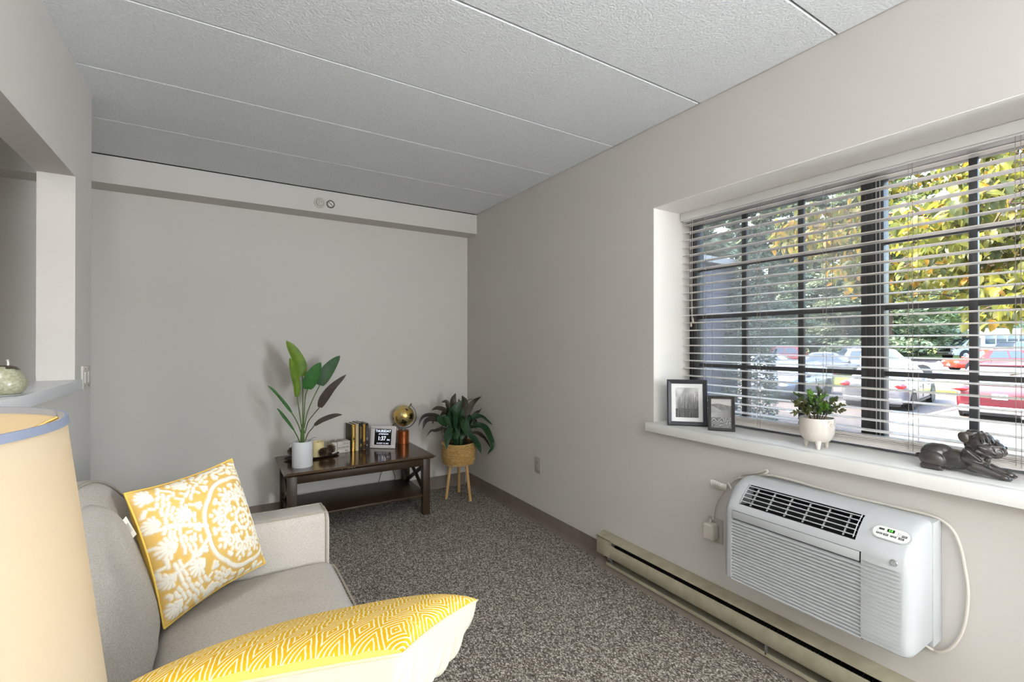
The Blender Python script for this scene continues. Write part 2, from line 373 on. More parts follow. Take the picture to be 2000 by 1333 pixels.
# venetian blind
slat_m = M('blind_slat', (226, 220, 215), .35)
bl = thing('venetian_blind', 'white venetian blind with open horizontal slats hanging in the window', 'blind', (2.188, .83, .9))
BY0, BY1 = -.045, 1.697
part('valance', MB().box(2.148, BY0, 1.967, 2.153, BY1, 2.008).box(2.153, BY1-.004, 1.967, 2.172, BY1, 2.008), M('valance_white', (216, 216, 214), .5), bl, bevel=.0015)
part('head_rail', MB().box(2.160, BY0+.004, 1.962, 2.222, BY1-.006, 2.004), M('rail_white', (232, 232, 232), .35), bl, bevel=.002)
def slat(z, y0=BY0+.003, y1=BY1-.002, x0=2.163, x1=2.213, th=.0028, crown=.0030, tilt=0):
    poly = []
    for k in range(7):
        t = k/6; poly.append((x0+(x1-x0)*t, z+crown*4*t*(1-t)-crown/2+tilt*(t-.5)))
    for k in range(6, -1, -1):
        t = k/6; poly.append((x0+(x1-x0)*t, z+crown*4*t*(1-t)-crown/2-th+tilt*(t-.5)))
    return MB().prism(poly, 1, y0, y1)
base_slat = None
zz = 1.9455; zs = []
while zz > .955: zs.append(zz); zz -= .04122
zs += [.934, .928, .922, .9165]
for i, z in enumerate(zs):
    if base_slat is None:
        base_slat = part('slat', slat(z), slat_m, bl, loc=(2.188, .83, z), angle=60)
    else:
        c = base_slat.copy(); COL.objects.link(c); c.parent = bl; c.location = (0, 0, z-.9)
    # small natural unevenness
    o = base_slat if i == 0 else c
    o.rotation_euler = (random.uniform(-.0006, .0006), random.uniform(-.03, .03), 0)
# bottom rail
part('bottom_rail', MB().box(2.166, BY0+.003, .893, 2.212, BY1-.004, .912), slat_m, bl, bevel=.003)
cord_m = M('blind_cord', (150, 140, 132), .8)
for yy in (1.548, 1.257, .972, .683, .408, .12):
    for xx in (2.1615, 2.2145):
        part('ladder_cord', MB().tube([(xx, yy, 1.963), (xx, yy, .9)], .0009, 5), cord_m, bl)
    part('lift_cord', MB().tube([(2.1600, yy+.012, 1.963), (2.1590, yy+.012, 1.4), (2.1600, yy+.012, .905)], .0008, 5), cord_m, bl)
for dy in (0, .012):
    pc = part('pull_cord', MB().tube([(2.155, 1.625+dy, 1.965), (2.152, 1.625+dy*.8, 1.6), (2.150, 1.62+dy*.5, 1.42)], .0011, 6), M('white_cord', (225, 220, 212), .8), bl)
for k, (dy, z) in enumerate(((0, 1.405), (.012, 1.385))):
    part('cord_tassel', MB().lathe([(.0015, .028), (.004, .022), (.0055, .004), (.004, 0)], (2.150, 1.618+dy, z), 10), M('tassel', (188, 178, 162), .5), bl)

# ------------------------------------------------------------------ wall plates and round devices
def outlet(name, label, y, z, sockets=True):
    t = thing(name, label, 'outlet', (WX, y, z))
    part('cover_plate', MB().box(WX-.006, y-.036, z-.056, WX-.0003, y+.036, z+.056), M('plate_grey', (176, 171, 164), .5), t, bevel=.002)
    for dz in (-.02, .02):
        if not sockets and dz > 0: continue
        s = part('socket', MB().lathe([(.0165, 0), (.0165, .003)], (0, 0, 0), 20), M('socket_grey', (180, 175, 168), .5), t, local=True)
        s.rotation_euler = (0, -PI/2, 0); s.location = (-.0055, 0, dz)
        sl2 = MB()
        for dy in (-.006, .006): sl2.box(WX-.0091, y+dy-.0012, z+dz-.001, WX-.0084, y+dy+.0012, z+dz+.007)
        sl2.box(WX-.0091, y-.0025, z+dz-.010, WX-.0084, y+.0025, z+dz-.006)
        part('slots', sl2, dark, t, smooth=False)
    return t
outlet('wall_outlet', 'small grey duplex wall outlet low on the window wall near the corner', 2.759, .419)
outlet('wall_outlet', 'grey outlet plate behind the white plug of the air conditioner', 1.336, .436, False)
# plate on the end of the partition
t = thing('switch_plate', 'grey double wall plate at the end of the white counter', 'switch plate', (LX, 2.737, 1.146))
part('cover_plate', MB().box(LX+.0003, 2.674, 1.096, LX+.009, 2.80, 1.197), M('plate_light', (196, 190, 184), .5), t, bevel=.002)
for dy in (-.03, .03):
    part('switch_toggle', MB().box(LX+.009, 2.737+dy-.012, 1.122, LX+.0115, 2.737+dy+.012, 1.170), M('toggle', (204, 198, 192), .4), t, bevel=.001)
    for dz in (-.038, .038): part('screw', MB().cyl((LX+.009, 2.737+dy, 1.146+dz), (LX+.010, 2.737+dy, 1.146+dz), .003, n=8), black_metal, t)
# round devices on the beam
p = at(624, 396.5, 1, 3.712); t = thing('smoke_detector', 'round white sensor with a raised ring on the beam, the larger of two', 'detector', p)
def disc_rings(prof, mat, name, tt, c):
    o = part(name, MB().lathe(prof, (0, 0, 0), 28), mat, tt, local=True, angle=25); o.rotation_euler = (PI/2, 0, 0); return o
disc_rings([(.040, 0), (.040, .006), (.036, .010), (.030, .010), (.028, .007)], M('detector_white', (190, 185, 178), .5), 'base_ring', t, p)
disc_rings([(.026, 0), (.026, .016), (.018, .022), (.0, .023)], M('detector_white', (190, 185, 178), .5), 'sensor_head', t, p)
for a, rr_ in ((.3, .010), (2.2, .010), (3.9, .008)):
    part('vent_hole', MB().ball((p.x+rr_*math.cos(a), p.y-.0225, p.z+rr_*math.sin(a)), .0028, .001, .0028, 8, 6), dark, t)
p = at(645.5, 399.5, 1, 3.712); t = thing('round_gauge', 'small round dial with a dark ring and white face on the beam', 'gauge', p)
disc_rings([(.030, 0), (.030, .007), (.024, .010), (.020, .008)], M('gauge_ring', (110, 104, 98), .4), 'ring', t, p)
disc_rings([(.020, .0), (.020, .009)], M('gauge_face', (212, 208, 202), .4), 'dial_face', t, p)
part('needle', MB().tube([(p.x-.013, p.y-.0105, p.z+.012), (p.x+.013, p.y-.0105, p.z-.012)], .0022, 6), black_metal, t)

# unseen ceiling fixtures added to house the fill lamps
for c in ((.3, -1.4), (.75, -3.6)):
    t = thing('unseen_ceiling_light', 'flat square white ceiling light added unseen behind the viewpoint for fill' if c[1] > -2 else 'flat square white ceiling light added unseen at the far front of the room for fill', 'ceiling light', (c[0], c[1], H))
    part('housing', MB().box(c[0]-.6, c[1]-.6, 2.40, c[0]+.6, c[1]+.6, 2.4395), plastic, t, bevel=.005)
    part('diffuser', MB().box(c[0]-.56, c[1]-.56, 2.385, c[0]+.56, c[1]+.56, 2.3995), M('diffuser', (250, 248, 240), .5, emit=((255, 250, 240), 1.5)), t, bevel=.005)
t = thing('unseen_ceiling_light', 'small square unseen ceiling light in the room behind the pass-through', 'ceiling light', (-1.15, .9, H))
part('diffuser', MB().box(-1.42, .63, 2.385, -.88, 1.17, 2.4395), M('diffuser', (250, 248, 240), .5), t, bevel=.005)

# ------------------------------------------------------------------ baseboard heater
ht_m = M('heater_paint', (170, 163, 142), .5, var=(20, (150, 143, 122), .25), bump=(60, .1, .001))
HY0, HY1 = -.6, 2.073; HX = 1.875
t = thing('baseboard_heater', 'long beige metal baseboard heater along the carpet under the window', 'heater', (WX, .8, 0))
part('end_cap', MB().box(HX, 1.966, .073, WX-.001, HY1, .1765), ht_m, t, bevel=.003)
part('hood', MB().prism([(WX-.001, .1865), (WX-.012, .1865), (HX+.006, .178), (HX, .172), (HX, .168), (HX+.003, .168), (HX+.003, .171), (HX+.008, .1745), (WX-.012, .183), (WX-.001, .183)], 1, HY0, HY1+.001), ht_m, t, angle=60)
part('deflector_lip', MB().prism([(HX+.010, .170), (HX+.022, .158), (HX+.024, .160), (HX+.012, .172)], 1, HY0, 1.965), ht_m, t)
part('front_panel', MB().prism([(HX+.004, .146), (HX, .143), (HX, .078), (HX+.006, .072), (HX+.009, .074), (HX+.003, .080), (HX+.003, .141), (HX+.007, .144)], 1, HY0, 1.965), ht_m, t, angle=60)
part('back_plate', MB().box(WX-.004, HY0, .03, WX-.001, 2.07, .184), dark, t, smooth=False)
fins = MB()
for k in range(150): fins.box(HX+.014, 1.94-k*.014, .095, WX-.010, 1.9405-k*.014, .150)
part('heating_fins', fins, M('fin_metal', (60, 58, 54), .5, metal=.6), t, smooth=False, kind='stuff')
part('heating_pipe', MB().cyl((HX+.035, HY0, .12), (HX+.035, 1.95, .12), .011, n=10), M('pipe', (70, 55, 45), .4, metal=.8), t)
part('bottom_shelf', MB().prism([(WX-.001, .036), (HX+.006, .036), (HX+.002, .040), (HX+.002, .046), (HX-.002, .046), (HX-.002, .030), (WX-.001, .030)], 1, HY0, 1.99), ht_m, t, angle=50)
part('bracket', MB().prism([(1.985, .070), (1.950, .070), (1.945, .045), (1.952, .036), (1.958, .038), (1.953, .047), (1.958, .062), (1.985, .062)], 0, HX+.002, HX+.010), M('bracket_metal', (130, 130, 130), .4, metal=.5), t)
part('bracket', MB().box(HX-.002, 1.065, .036, HX+.01, 1.072, .075), M('bracket_metal', (130, 130, 130), .4), t)
struct('baseboard_front', MB().prism([(WX, 0), (WX, .0295), (1.890, .0295), (1.872, .008), (1.868, 0)], 1, HY0, 2.09), trim_vinyl, angle=60)

# ------------------------------------------------------------------ air conditioner
acm = M('ac_plastic', (182, 185, 187), .45, bump=(400, .05, .0005))
acd = M('ac_line', (176, 178, 180), .6)
A0, A1 = .540, 1.140
t = ac = thing('air_conditioner', 'white through-wall air conditioner under the window sill with slatted grille', 'air conditioner', (WX, .84, .355))
part('wall_sleeve', MB().box(1.868, A0-.0, .358, WX-.001, A1, .742), M('sleeve_plastic', (178, 181, 182), .5), t, bevel=.004)
prof = [(1.872, .366), (1.775, .366), (1.715, .368), (1.700, .378), (1.697, .410), (1.700, .60), (1.702, .640), (1.714, .668), (1.742, .700), (1.775, .728), (1.810, .744), (1.850, .750), (1.872, .750)]
V0, V1 = .690, 1.086      # vent opening range
def prof_in(p, ins):      # inset profile near the ends so that the corners are round
    return [(x+(1.872-x)*ins*.25 if x < 1.872 else x, z+(.56-z)*ins*.12) for x, z in p]
def seg_loft(mb, ylist, prf):
    rings = []
    for y, ins in ylist: rings.append([Vector((x, y, z)) for x, z in prof_in(prf, ins)])
    mb.loft(rings)
seg = MB(); seg_loft(seg, [(A0+.004, .60), (A0+.007, .35), (A0+.014, .13), (A0+.026, 0), (.668, 0)], prof)
part('housing_right', seg, acm, t, angle=32)
seg = MB(); seg_loft(seg, [(1.104, 0), (1.118, 0), (1.131, .13), (1.139, .38), (A1, .6)], prof)
part('housing_left', seg, acm, t, angle=32)
# centre: body above and below the louvres, with the discharge recess
up1 = [(1.872, .645), (1.704, .645), (1.706, .652), (1.712, .664), (1.716, .670), (1.717, .671), (1.80, .652), (1.835, .715), (1.789, .7355), (1.793, .738), (1.810, .744), (1.850, .750), (1.872, .750)]
upf = [(1.872, .645), (1.704, .645), (1.706, .652), (1.714, .668), (1.742, .700), (1.775, .728), (1.810, .744), (1.850, .750), (1.872, .750)]
part('housing_top', MB().prism(up1, 1, V0, V1), acm, t, angle=20)
for a, b2 in ((.668, V0), (V1, 1.104)): part('housing_top', MB().prism(upf, 1, a, b2), acm, t, angle=32)
part('vent_cavity', MB().prism([(1.7185, .6715), (1.7995, .6525), (1.8335, .7145), (1.7885, .7345), (1.8255, .7125), (1.7985, .6565)], 1, V0+.0005, V1-.0005), dark, t, smooth=False)
part('cavity_back', MB().prism([(1.7985, .6540), (1.8330, .7145), (1.8300, .7155), (1.7955, .656)], 1, V0+.0005, V1-.0005), M('cavity_dark', (34, 34, 34), .8), t, smooth=False)
# panel strip with the filter door
part('filter_door', MB().box(1.6985, .672, .615, 1.702, 1.100, .6445), acm, t, bevel=.001)
part('backing', MB().box(1.712, .668, .368, 1.74, 1.104, .645), M('grille_back', (58, 60, 60), .7), t, smooth=False)
# vent vanes
dv = Vector((1.7885-1.7185, 0, .7345-.6715)); 
for k in range(5):
    f = .16+k*.195
    c = Vector((1.7185, 0, .6715))+dv*f+Vector((-.0025, 0, .0035))*math.sin(PI*f)
    part('vent_vane', MB().prism([(c.x-.003, c.z-.0014), (c.x+.014, c.z-.009), (c.x+.015, c.z-.0075), (c.x-.0015, c.z+.0014)], 1, V0+.008, V1-.006), acm, t, smooth=False)
for k in range(6):
    yy = V1-.010-k*(V1-V0-.018)/6-.032
    part('vent_rib', MB().prism([(1.724, .673), (1.789, .731), (1.798, .727), (1.734, .670)], 1, yy-.0011, yy+.0011), acm, t, smooth=False)
for yy in (V0+.008, V1-.006): part('vent_rib', MB().tube([(1.722, yy, .677), (1.756, yy, .712), (1.789, yy, .7345)], .0016, 6), acm, t)
# louvres
zl = .375; nl = 20
for k in range(nl):
    z0 = .374+k*(.610-.374)/nl; dz = (.610-.374)/nl
    part('louver', MB().prism([(1.7000, z0), (1.7000, z0+dz*.30), (1.7050, z0+dz*.60), (1.7125, z0+dz*.80), (1.7125, z0+dz*.66), (1.707, z0)], 1, .668, 1.104), acm, t, smooth=True, angle=30)
# shallow grooves on the right of the housing
for k in range(nl+1):
    z0 = .380+k*(.622-.380)/nl
    part('groove', MB().box(1.6965, .566, z0-.0004, 1.7012, .667, z0+.0004), acd, t, smooth=False)
# control panel, lying on the sloped upper face
n_ = Vector((.028, 0, -.033)); n_ = Vector((-(.728-.700), 0, (1.775-1.742))).normalized()    # outward normal of the slope
xd = Vector((0, -1, 0)); yd = Vector((1.775-1.725, 0, .728-.683)).normalized()
nv = xd.cross(yd).normalized()
cpos = Vector((1.7525, .607, .709))
if nv.x > 0: nv = -nv
def stadium(w, h, z0, z1, inset=0):
    mbx = MB(); rings = []
    for zz_, ii in ((z0, 0), (z1, inset)):
        ring = []
        rr_ = h/2-ii; hw = w/2-h/2
        for k in range(28):
            a = 2*PI*k/28-PI/2; cx = hw if math.cos(a) > -1e-6 else -hw
            ring.append(cpos+xd*(cx+rr_*math.cos(a))+yd*(rr_*math.sin(a))+nv*zz_)
        rings.append(ring)
    return mbx.loft(rings)
part('control_bezel', stadium(.104, .050, -.006, .0022, .001), acm, t, angle=30)
part('control_face', stadium(.094, .042, .002, .0027), M('control_white', (232, 232, 230), .35), t, angle=30)
ckm = M('button_dark', (52, 55, 58), .5); scr = M('display_black', (18, 20, 20), .15)
def cbox(name, x, y, w, h, mat, z0=.0026, z1=.0036):
    c = cpos+xd*x+yd*y; mbx = MB(); vs = []
    for zz_ in (z0, z1):
        for a, b3 in ((-1, -1), (1, -1), (1, 1), (-1, 1)): vs.append(c+xd*(a*w/2)+yd*(b3*h/2)+nv*zz_)
    mbx.add(vs, [(0, 3, 2, 1), (4, 5, 6, 7), (0, 1, 5, 4), (1, 2, 6, 5), (2, 3, 7, 6), (3, 0, 4, 7)])
    return part(name, mbx, mat, t, smooth=False)
cbox('display', -.026, .0095, .0135, .0060, M('sensor_window', (60, 62, 64), .2)); cbox('display', -.0025, .0095, .0185, .0100, scr)
cbox('button', -.0330, -.0065, .0070, .0052, ckm); cbox('button', -.0245, -.0065, .0070, .0052, ckm)
cbox('button', -.0120, -.0070, .0120, .0070, ckm); cbox('button', .0030, -.0070, .0065, .0052, ckm); cbox('button', .0110, -.0070, .0065, .0052, ckm)
cbox('button', .0330, .0025, .0125, .0062, ckm); cbox('button', .0270, -.0075, .0135, .0070, ckm)
for (x, y) in ((-.035, .004), (-.035, .001), (-.012, -.001), (.0165, .010), (.0165, .0075), (.0165, .004), (.0165, .0005), (.0165, -.003), (.027, -.002)):
    cbox('indicator', x, y, .0011, .0011, black_metal)
wm = M('print_white', (230, 230, 228), .5)
for (x, y, w) in ((-.0330, -.0065, .0045), (-.0245, -.0065, .0045), (.0330, .0025, .009)): cbox('button_mark', x, y, w, .0012, wm, .0036, .0038)
for (x, y, w) in ((-.0120, -.0055, .008), (-.0120, -.0085, .008), (.0270, -.006, .009), (.0270, -.009, .009), (.003, -.007, .003), (.011, -.007, .003)): cbox('button_mark', x, y, w, .0009, wm, .0036, .0038)
cbox('button_mark', .011, -.007, .0009, .003, wm, .0036, .0038)
for (y) in (.010, .0075, .004, .0005, -.003): cbox('print_line', .0215, y, .006, .0007, M('print_grey', (150, 150, 150), .5), .0026, .0028)
grn = M('display_green', (90, 220, 60), .4, emit=((90, 230, 60), 1.6))
text('display_digits', '68', .0094, grn, t, cpos+xd*(-.0025)+yd*(.0095)+nv*.0038, xd, yd, depth=.0001, bold=.00004, spacing=1.2)
# emblem: a ring with two looping script letters
emc = Vector((1.6990, .583, .644)); chrome = M('emblem_chrome', (200, 200, 200), .25, metal=.7)
part('emblem', MB().tube([(1.7035, .583, .644), (1.6995, .583, .644)], [.0098, .0092], 24), M('emblem_grey', (165, 168, 170), .35, metal=.3), t)
part('emblem_ring', MB().tube([(1.6988, .583+.0082*math.cos(a), .644+.0082*math.sin(a)) for a in [2*PI*k/24 for k in range(25)]], .0007, 6), chrome, t)
text('emblem_letters', 'GE', .0088, wm, t, (1.6990, .583, .644), (0, -1, 0), (0, 0, 1), depth=.0003, spacing=.85)
for k in range(4):
    a = PI/4+k*PI/2
    part('emblem_swirl', MB().tube([(1.6988, .583+.0072*math.cos(a+b4), .644+.0072*math.sin(a+b4)) if abs(b4) > .35 else (1.6988, .583+.0058*math.cos(a+b4), .644+.0058*math.sin(a+b4)) for b4 in (-.6, -.3, 0, .3, .6)], .0004, 5), wm, t)
# cord along the wall and plug
z3 = lambda x, y: at(1340+x*.3399, 880+y*.3399, 0, 1.928)
cp = [Vector((1.85, .60, .36))]+[z3(*q) for q in ((1400, 1138), (1450, 1160), (1510, 1145), (1565, 1085), (1600, 1000), (1618, 880), (1617, 780), (1600, 670), (1580, 570), (1545, 480), (1490, 418), (1400, 375), (1200, 325), (1000, 278), (850, 240), (700, 198), (560, 160), (500, 146), (440, 141), (380, 150), (325, 160), (303, 152), (330, 137), (390, 130), (440, 118), (466, 112), (474, 121), (455, 136), (395, 150), (335, 157), (290, 166), (255, 188), (222, 222), (190, 268), (166, 320), (157, 365), (156, 398))]
cp[0].x = 1.88
for i, q in enumerate(cp):
    if 24 <= i <= 28: q.x = 1.919
cd_m = M('cord_white', (206, 200, 190), .5)
cr = tag(part('power_cord', MB().tube(catmull(cp, 5), .0045, 10), cd_m, loc=(1.93, .9, .7)), 'thick white power cord looping around the air conditioner on the wall', 'cord')
q = at(1393, 1037, 0, 1.93)
pg = thing('plug', 'chunky white safety plug pushed into the outlet left of the air conditioner', 'plug', (1.93, q.y, q.z))
part('plug_body', MB().box(1.885, q.y-.029, q.z-.034, 1.931, q.y+.026, q.z+.040), M('plug_white', (208, 202, 194), .45), pg, bevel=.010, seg=4)
part('strain_relief', MB().cyl((1.91, q.y+.003, q.z+.036), (1.915, q.y+.003, q.z+.056), .008, .005, 12), cd_m, pg)
for dz in (-.012, .012): part('reset_button', MB().box(1.893, q.y+.024, q.z+dz-.005, 1.903, q.y+.030, q.z+dz+.005), M('plug_white', (208, 202, 194), .45), pg, bevel=.001)
# paper tags on the cord
def paper(name, label, pts, w, grp=None):
    pts = catmull(pts, 4); mbx = MB(); vs = []
    for i, p_ in enumerate(pts):
        tn = (pts[min(i+1, len(pts)-1)]-pts[max(i-1, 0)]).normalized(); sd_ = tn.cross(Vector((1, 0, 0))).normalized()
        vs += [p_-sd_*w/2, p_+sd_*w/2]
    mbx.add(vs, [(2*i, 2*i+1, 2*i+3, 2*i+2) for i in range(len(pts)-1)])
    return part(name, mbx, M('paper', (226, 222, 214), .7), None, solid=.0004, loc=pts[0], label=label, recalc=False), pts
tp = [at(x, y, 0, 1.925) for x, y in ((1420, 953), (1410, 949.5), (1398, 944), (1391, 943))]
for k, q_ in enumerate(tp): q_.x = 1.921-.004*k
tg, pts = paper('cord_tag', 'curled white paper tag printed with small lines on the air conditioner cord', tp, .030); tg['category'] = 'tag'
for k in range(5):
    i = 5+k; c0 = pts[i]; sd_ = (pts[i+1]-pts[i]).normalized().cross(Vector((1, 0, 0))).normalized()
    if i+1 < len(pts): part('print_line', MB().tube([c0-sd_*.011+Vector((-.0006, 0, 0)), c0+sd_*.011+Vector((-.0006, 0, 0))], .0006, 4), black_metal, tg)
tp = [at(x, y, 0, 1.921) for x, y in ((1421.5, 944), (1425, 950), (1428, 957))]
tg, pts = paper('cord_tag', 'tiny white folded tag beside the curled one on the cord', tp, .011); tg['category'] = 'tag'

# ------------------------------------------------------------------ coffee table
wood = M('dark_walnut', (58, 40, 24), .17, var=(7, (82, 58, 34), .3, (1, 9, 9)), coat=.35)
woodd = M('dark_walnut_legs', (44, 32, 20), .4, var=(7, (58, 43, 27), .3, (9, 9, 1)))
TX0, TX1, TY0, TY1, TZ = .342, 1.380, 3.285, 3.880, .455
t = tbl = thing('coffee_table', 'dark walnut coffee table with crossed end bars and low shelf against the back wall', 'table', ((TX0+TX1)/2, (TY0+TY1)/2, 0))
def rectring(i, z): return [Vector((TX0+i, TY0+i, z)), Vector((TX1-i, TY0+i, z)), Vector((TX1-i, TY1-i, z)), Vector((TX0+i, TY1-i, z))]
part('tabletop', MB().loft([rectring(.024, TZ-.026), rectring(.004, TZ-.012), rectring(0, TZ-.009), rectring(.022, TZ)]), wood, t, angle=12)
lw = .055; lx0, lx1, ly0, ly1 = TX0+.03, TX1-.03, TY0+.055, TY1-.035
for x in (lx0, lx1-lw):
    for y in (ly0, ly1-lw):
        part('leg', MB().box(x, y, 0, x+lw, y+lw, TZ-.026), woodd, t, bevel=.002)
part('apron', MB().box(lx0+lw, ly0+.008, TZ-.085, lx1-lw, ly0+.03, TZ-.026), woodd, t, bevel=.0015)
part('apron', MB().box(lx0+lw, ly1-.03, TZ-.085, lx1-lw, ly1-.008, TZ-.026), woodd, t, bevel=.0015)
for x in (lx0, lx1-.022-.008): part('apron', MB().box(x+.008, ly0+lw, TZ-.085, x+.030, ly1-lw, TZ-.026), woodd, t, bevel=.0015)
part('shelf', MB().box(lx0+.012, ly0+.012, .135, lx1-.012, ly1-.012, .153), woodd, t, bevel=.002)
for x in (lx0+.016, lx1-.034):
    part('lower_rail', MB().box(x, ly0+lw, .10, x+.022, ly1-lw, .135), woodd, t, bevel=.0015)
    a, b_ = (ly0+lw, .155), (ly1-lw, TZ-.087)
    for s in (0, 1):
        ya, za, yb, zb = (a[0], a[1], b_[0], b_[1]) if s == 0 else (a[0], b_[1], b_[0], a[1])
        d = Vector((0, yb-ya, zb-za)); ln = d.length; ang = math.atan2(d.z, d.y)
        part('cross_bar', MB().obox((x+.009+.004*s, (ya+yb)/2, (za+zb)/2), .018, ln, .026, Euler((ang, 0, 0))), woodd, t, bevel=.001)
# white chips in the front edge of the table top
for k, (x, s) in enumerate(((668, .0012), (681, .0015), (684, .001), (688, .0018), (693, .0014))):
    q = at(x, 918-(x-668)*.14, 1, TY0)
    part('chip', MB().ball((q.x, TY0+.0008, TZ-.0105), s*1.6, .0012, s, 8, 6), M('chip_white', (225, 220, 210), .5), t)

# ------------------------------------------------------------------ leaves
def leaf(mb, pts, width, up=Vector((0, 0, 1)), prof=None, fold=.25, wave=0, n=10, seed=0, nw=2):
    """leaf blade along a path; prof(t)->0..1 half-width, fold = V depth"""
    P = catmull(pts, 4) if len(pts) > 2 else [Vector(pts[0]).lerp(Vector(pts[1]), k/8) for k in range(9)]
    prof = prof or (lambda t: math.sin(PI*min(1, t**.75))**.8)
    vs = []; rnd = random.Random(seed); ph = rnd.uniform(0, 6)
    m = len(P)
    for i, p_ in enumerate(P):
        tt = i/(m-1); tn = (P[min(i+1, m-1)]-P[max(i-1, 0)]).normalized(); sd_ = tn.cross(up)
        if sd_.length < 1e-4: sd_ = tn.cross(Vector((1, 0, 0)))
        sd_.normalize(); nn = sd_.cross(tn).normalized(); w = width*max(.02, prof(tt))
        for k in range(-nw, nw+1):
            f = k/nw
            vs.append(p_+sd_*(w*f)+nn*(abs(f)*w*fold+wave*w*math.sin(9*tt+ph+f*1.5)*abs(f)))
    c = 2*nw+1; fs = []
    for i in range(m-1):
        for k in range(c-1): fs.append((i*c+k, i*c+k+1, (i+1)*c+k+1, (i+1)*c+k))
    return mb.add(vs, fs)

# ------------------------------------------------------------------ palm-like plant in white pot (on the table)
potc = Vector((.4755, 3.470, TZ))
t = plant = thing('potted_plant', 'tall artificial plant with broad green and brown leaves in a white cylinder pot', 'plant', potc)
pr_ = .0655; ph_ = .172
part('pot', MB().lathe([(pr_-.002, 0), (pr_, .003), (pr_, ph_-.003), (pr_-.002, ph_), (pr_-.006, ph_), (pr_-.007, ph_-.004), (pr_-.008, .02)], potc, 40, caps=True), M('pot_white', (216, 218, 220), .6, bump=(300, .1, .0005)), t, angle=40)
part('soil', MB().lathe([(pr_-.009, ph_-.028), (pr_-.02, ph_-.024), (0.001, ph_-.022)], potc, 24), M('moss', (92, 78, 58), .95, bump=(200, .8, .006)), t)
gA = leaf_mat('leaf_bright', (112, 142, 36), (84, 118, 26), .25, .5, 20)
gB = leaf_mat('leaf_green', (52, 112, 44), (36, 88, 30), .15, .5, 20)
gC = leaf_mat('leaf_brownback', (72, 60, 54), (56, 46, 40), .1, .6, 20)
gD = leaf_mat('leaf_dark', (40, 86, 36), (28, 66, 28), .1, .5, 20)
stm = M('stem_green', (84, 112, 48), .6, var=(30, (66, 90, 34), .2))
zp = lambda x, y, Y: at(510+x*.1876, 650+y*.1876, 1, Y)
part('trunk', MB().tube(catmull([zp(430, 1175, 3.47), zp(430, 1100, 3.47), zp(432, 1020, 3.472), zp(434, 950, 3.474)], 4), [.0165]*5+[.0155]*4+[.011]*3+[.006], 14, flat=.8), stm, t)
wl = lambda t_: math.sin(PI*min(1, .06+t_*.94)**.82)**.62
specs = [ # stem pts, leaf pts (zoom px), depth Y base->tip, half width px(*.1876), material, fold, wave
 ([(432, 980), (434, 800), (434, 600), (430, 455)], [(430, 455), (405, 330), (340, 200), (262, 84)], 3.49, 3.52, 52, gA, .2, .06, .8),
 ([(424, 1000), (402, 850), (372, 665)], [(385, 668), (372, 560), (345, 430), (318, 330), (296, 262)], 3.46, 3.43, 31, gA, .35, .08, .35),
 ([(442, 980), (450, 800), (462, 660), (484, 590)], [(478, 588), (500, 520), (555, 410), (625, 308)], 3.46, 3.42, 58, gB, .18, .04, 1),
 ([(448, 1000), (480, 840), (540, 690), (610, 550)], [(592, 552), (640, 470), (725, 350), (822, 240)], 3.50, 3.54, 58, gD, .18, .05, 1),
 ([(455, 1050), (490, 930), (540, 860), (610, 778)], [(600, 776), (650, 690), (740, 570), (888, 436)], 3.45, 3.40, 38, gC, .2, .05, 1),
 ([(458, 1130), (490, 1050), (530, 1000), (556, 966)], [(548, 968), (620, 920), (700, 885), (780, 862), (846, 855)], 3.45, 3.41, 22, gC, .3, .15, .5),
 ([(412, 1040), (395, 980), (360, 905), (318, 835)], [(320, 835), (270, 770), (190, 670), (120, 595), (64, 550)], 3.47, 3.48, 13, gB, .4, .12, .5),
 ([(404, 1150), (380, 1090), (340, 1015)], [(342, 1012), (290, 945), (230, 870), (190, 815), (160, 788)], 3.46, 3.46, 12, gB, .4, .15, .5),
]
for si, (st, lf, ya, yb, w, mt, fo, wv, face) in enumerate(specs):
    n = len(st); sp = [zp(x, y, 3.47+(ya-3.47)*i/(n-1)) for i, (x, y) in enumerate(st)]
    part('stem', MB().tube(catmull(sp, 5), .0034, 8), stm if mt not in (gC,) else M('stem_dark', (70, 76, 40), .6), t)
    n = len(lf); lp = [zp(x, y, ya+(yb-ya)*i/(n-1)) for i, (x, y) in enumerate(lf)]
    lp[0] = sp[-1]
    part('leaf', leaf(MB(), lp, w*.1876*3.9/FPX, up=Vector((.25*face-.1, -1, .35)).normalized(), prof=wl, fold=fo, wave=wv*1.8, seed=si), mt, t, angle=180, recalc=False)
part('twig', MB().tube(catmull([zp(490, 1150, 3.47), zp(505, 1120, 3.47), zp(540, 1098, 3.46), zp(577, 1090, 3.45)], 5), .0014, 6), M('twig_grey', (104, 98, 90), .8), t)
part('twig', MB().tube(catmull([zp(380, 1170, 3.47), zp(340, 1152, 3.46), zp(305, 1156, 3.45), zp(290, 1180, 3.44)], 5), .0014, 6), M('twig_grey', (104, 98, 90), .8), t)

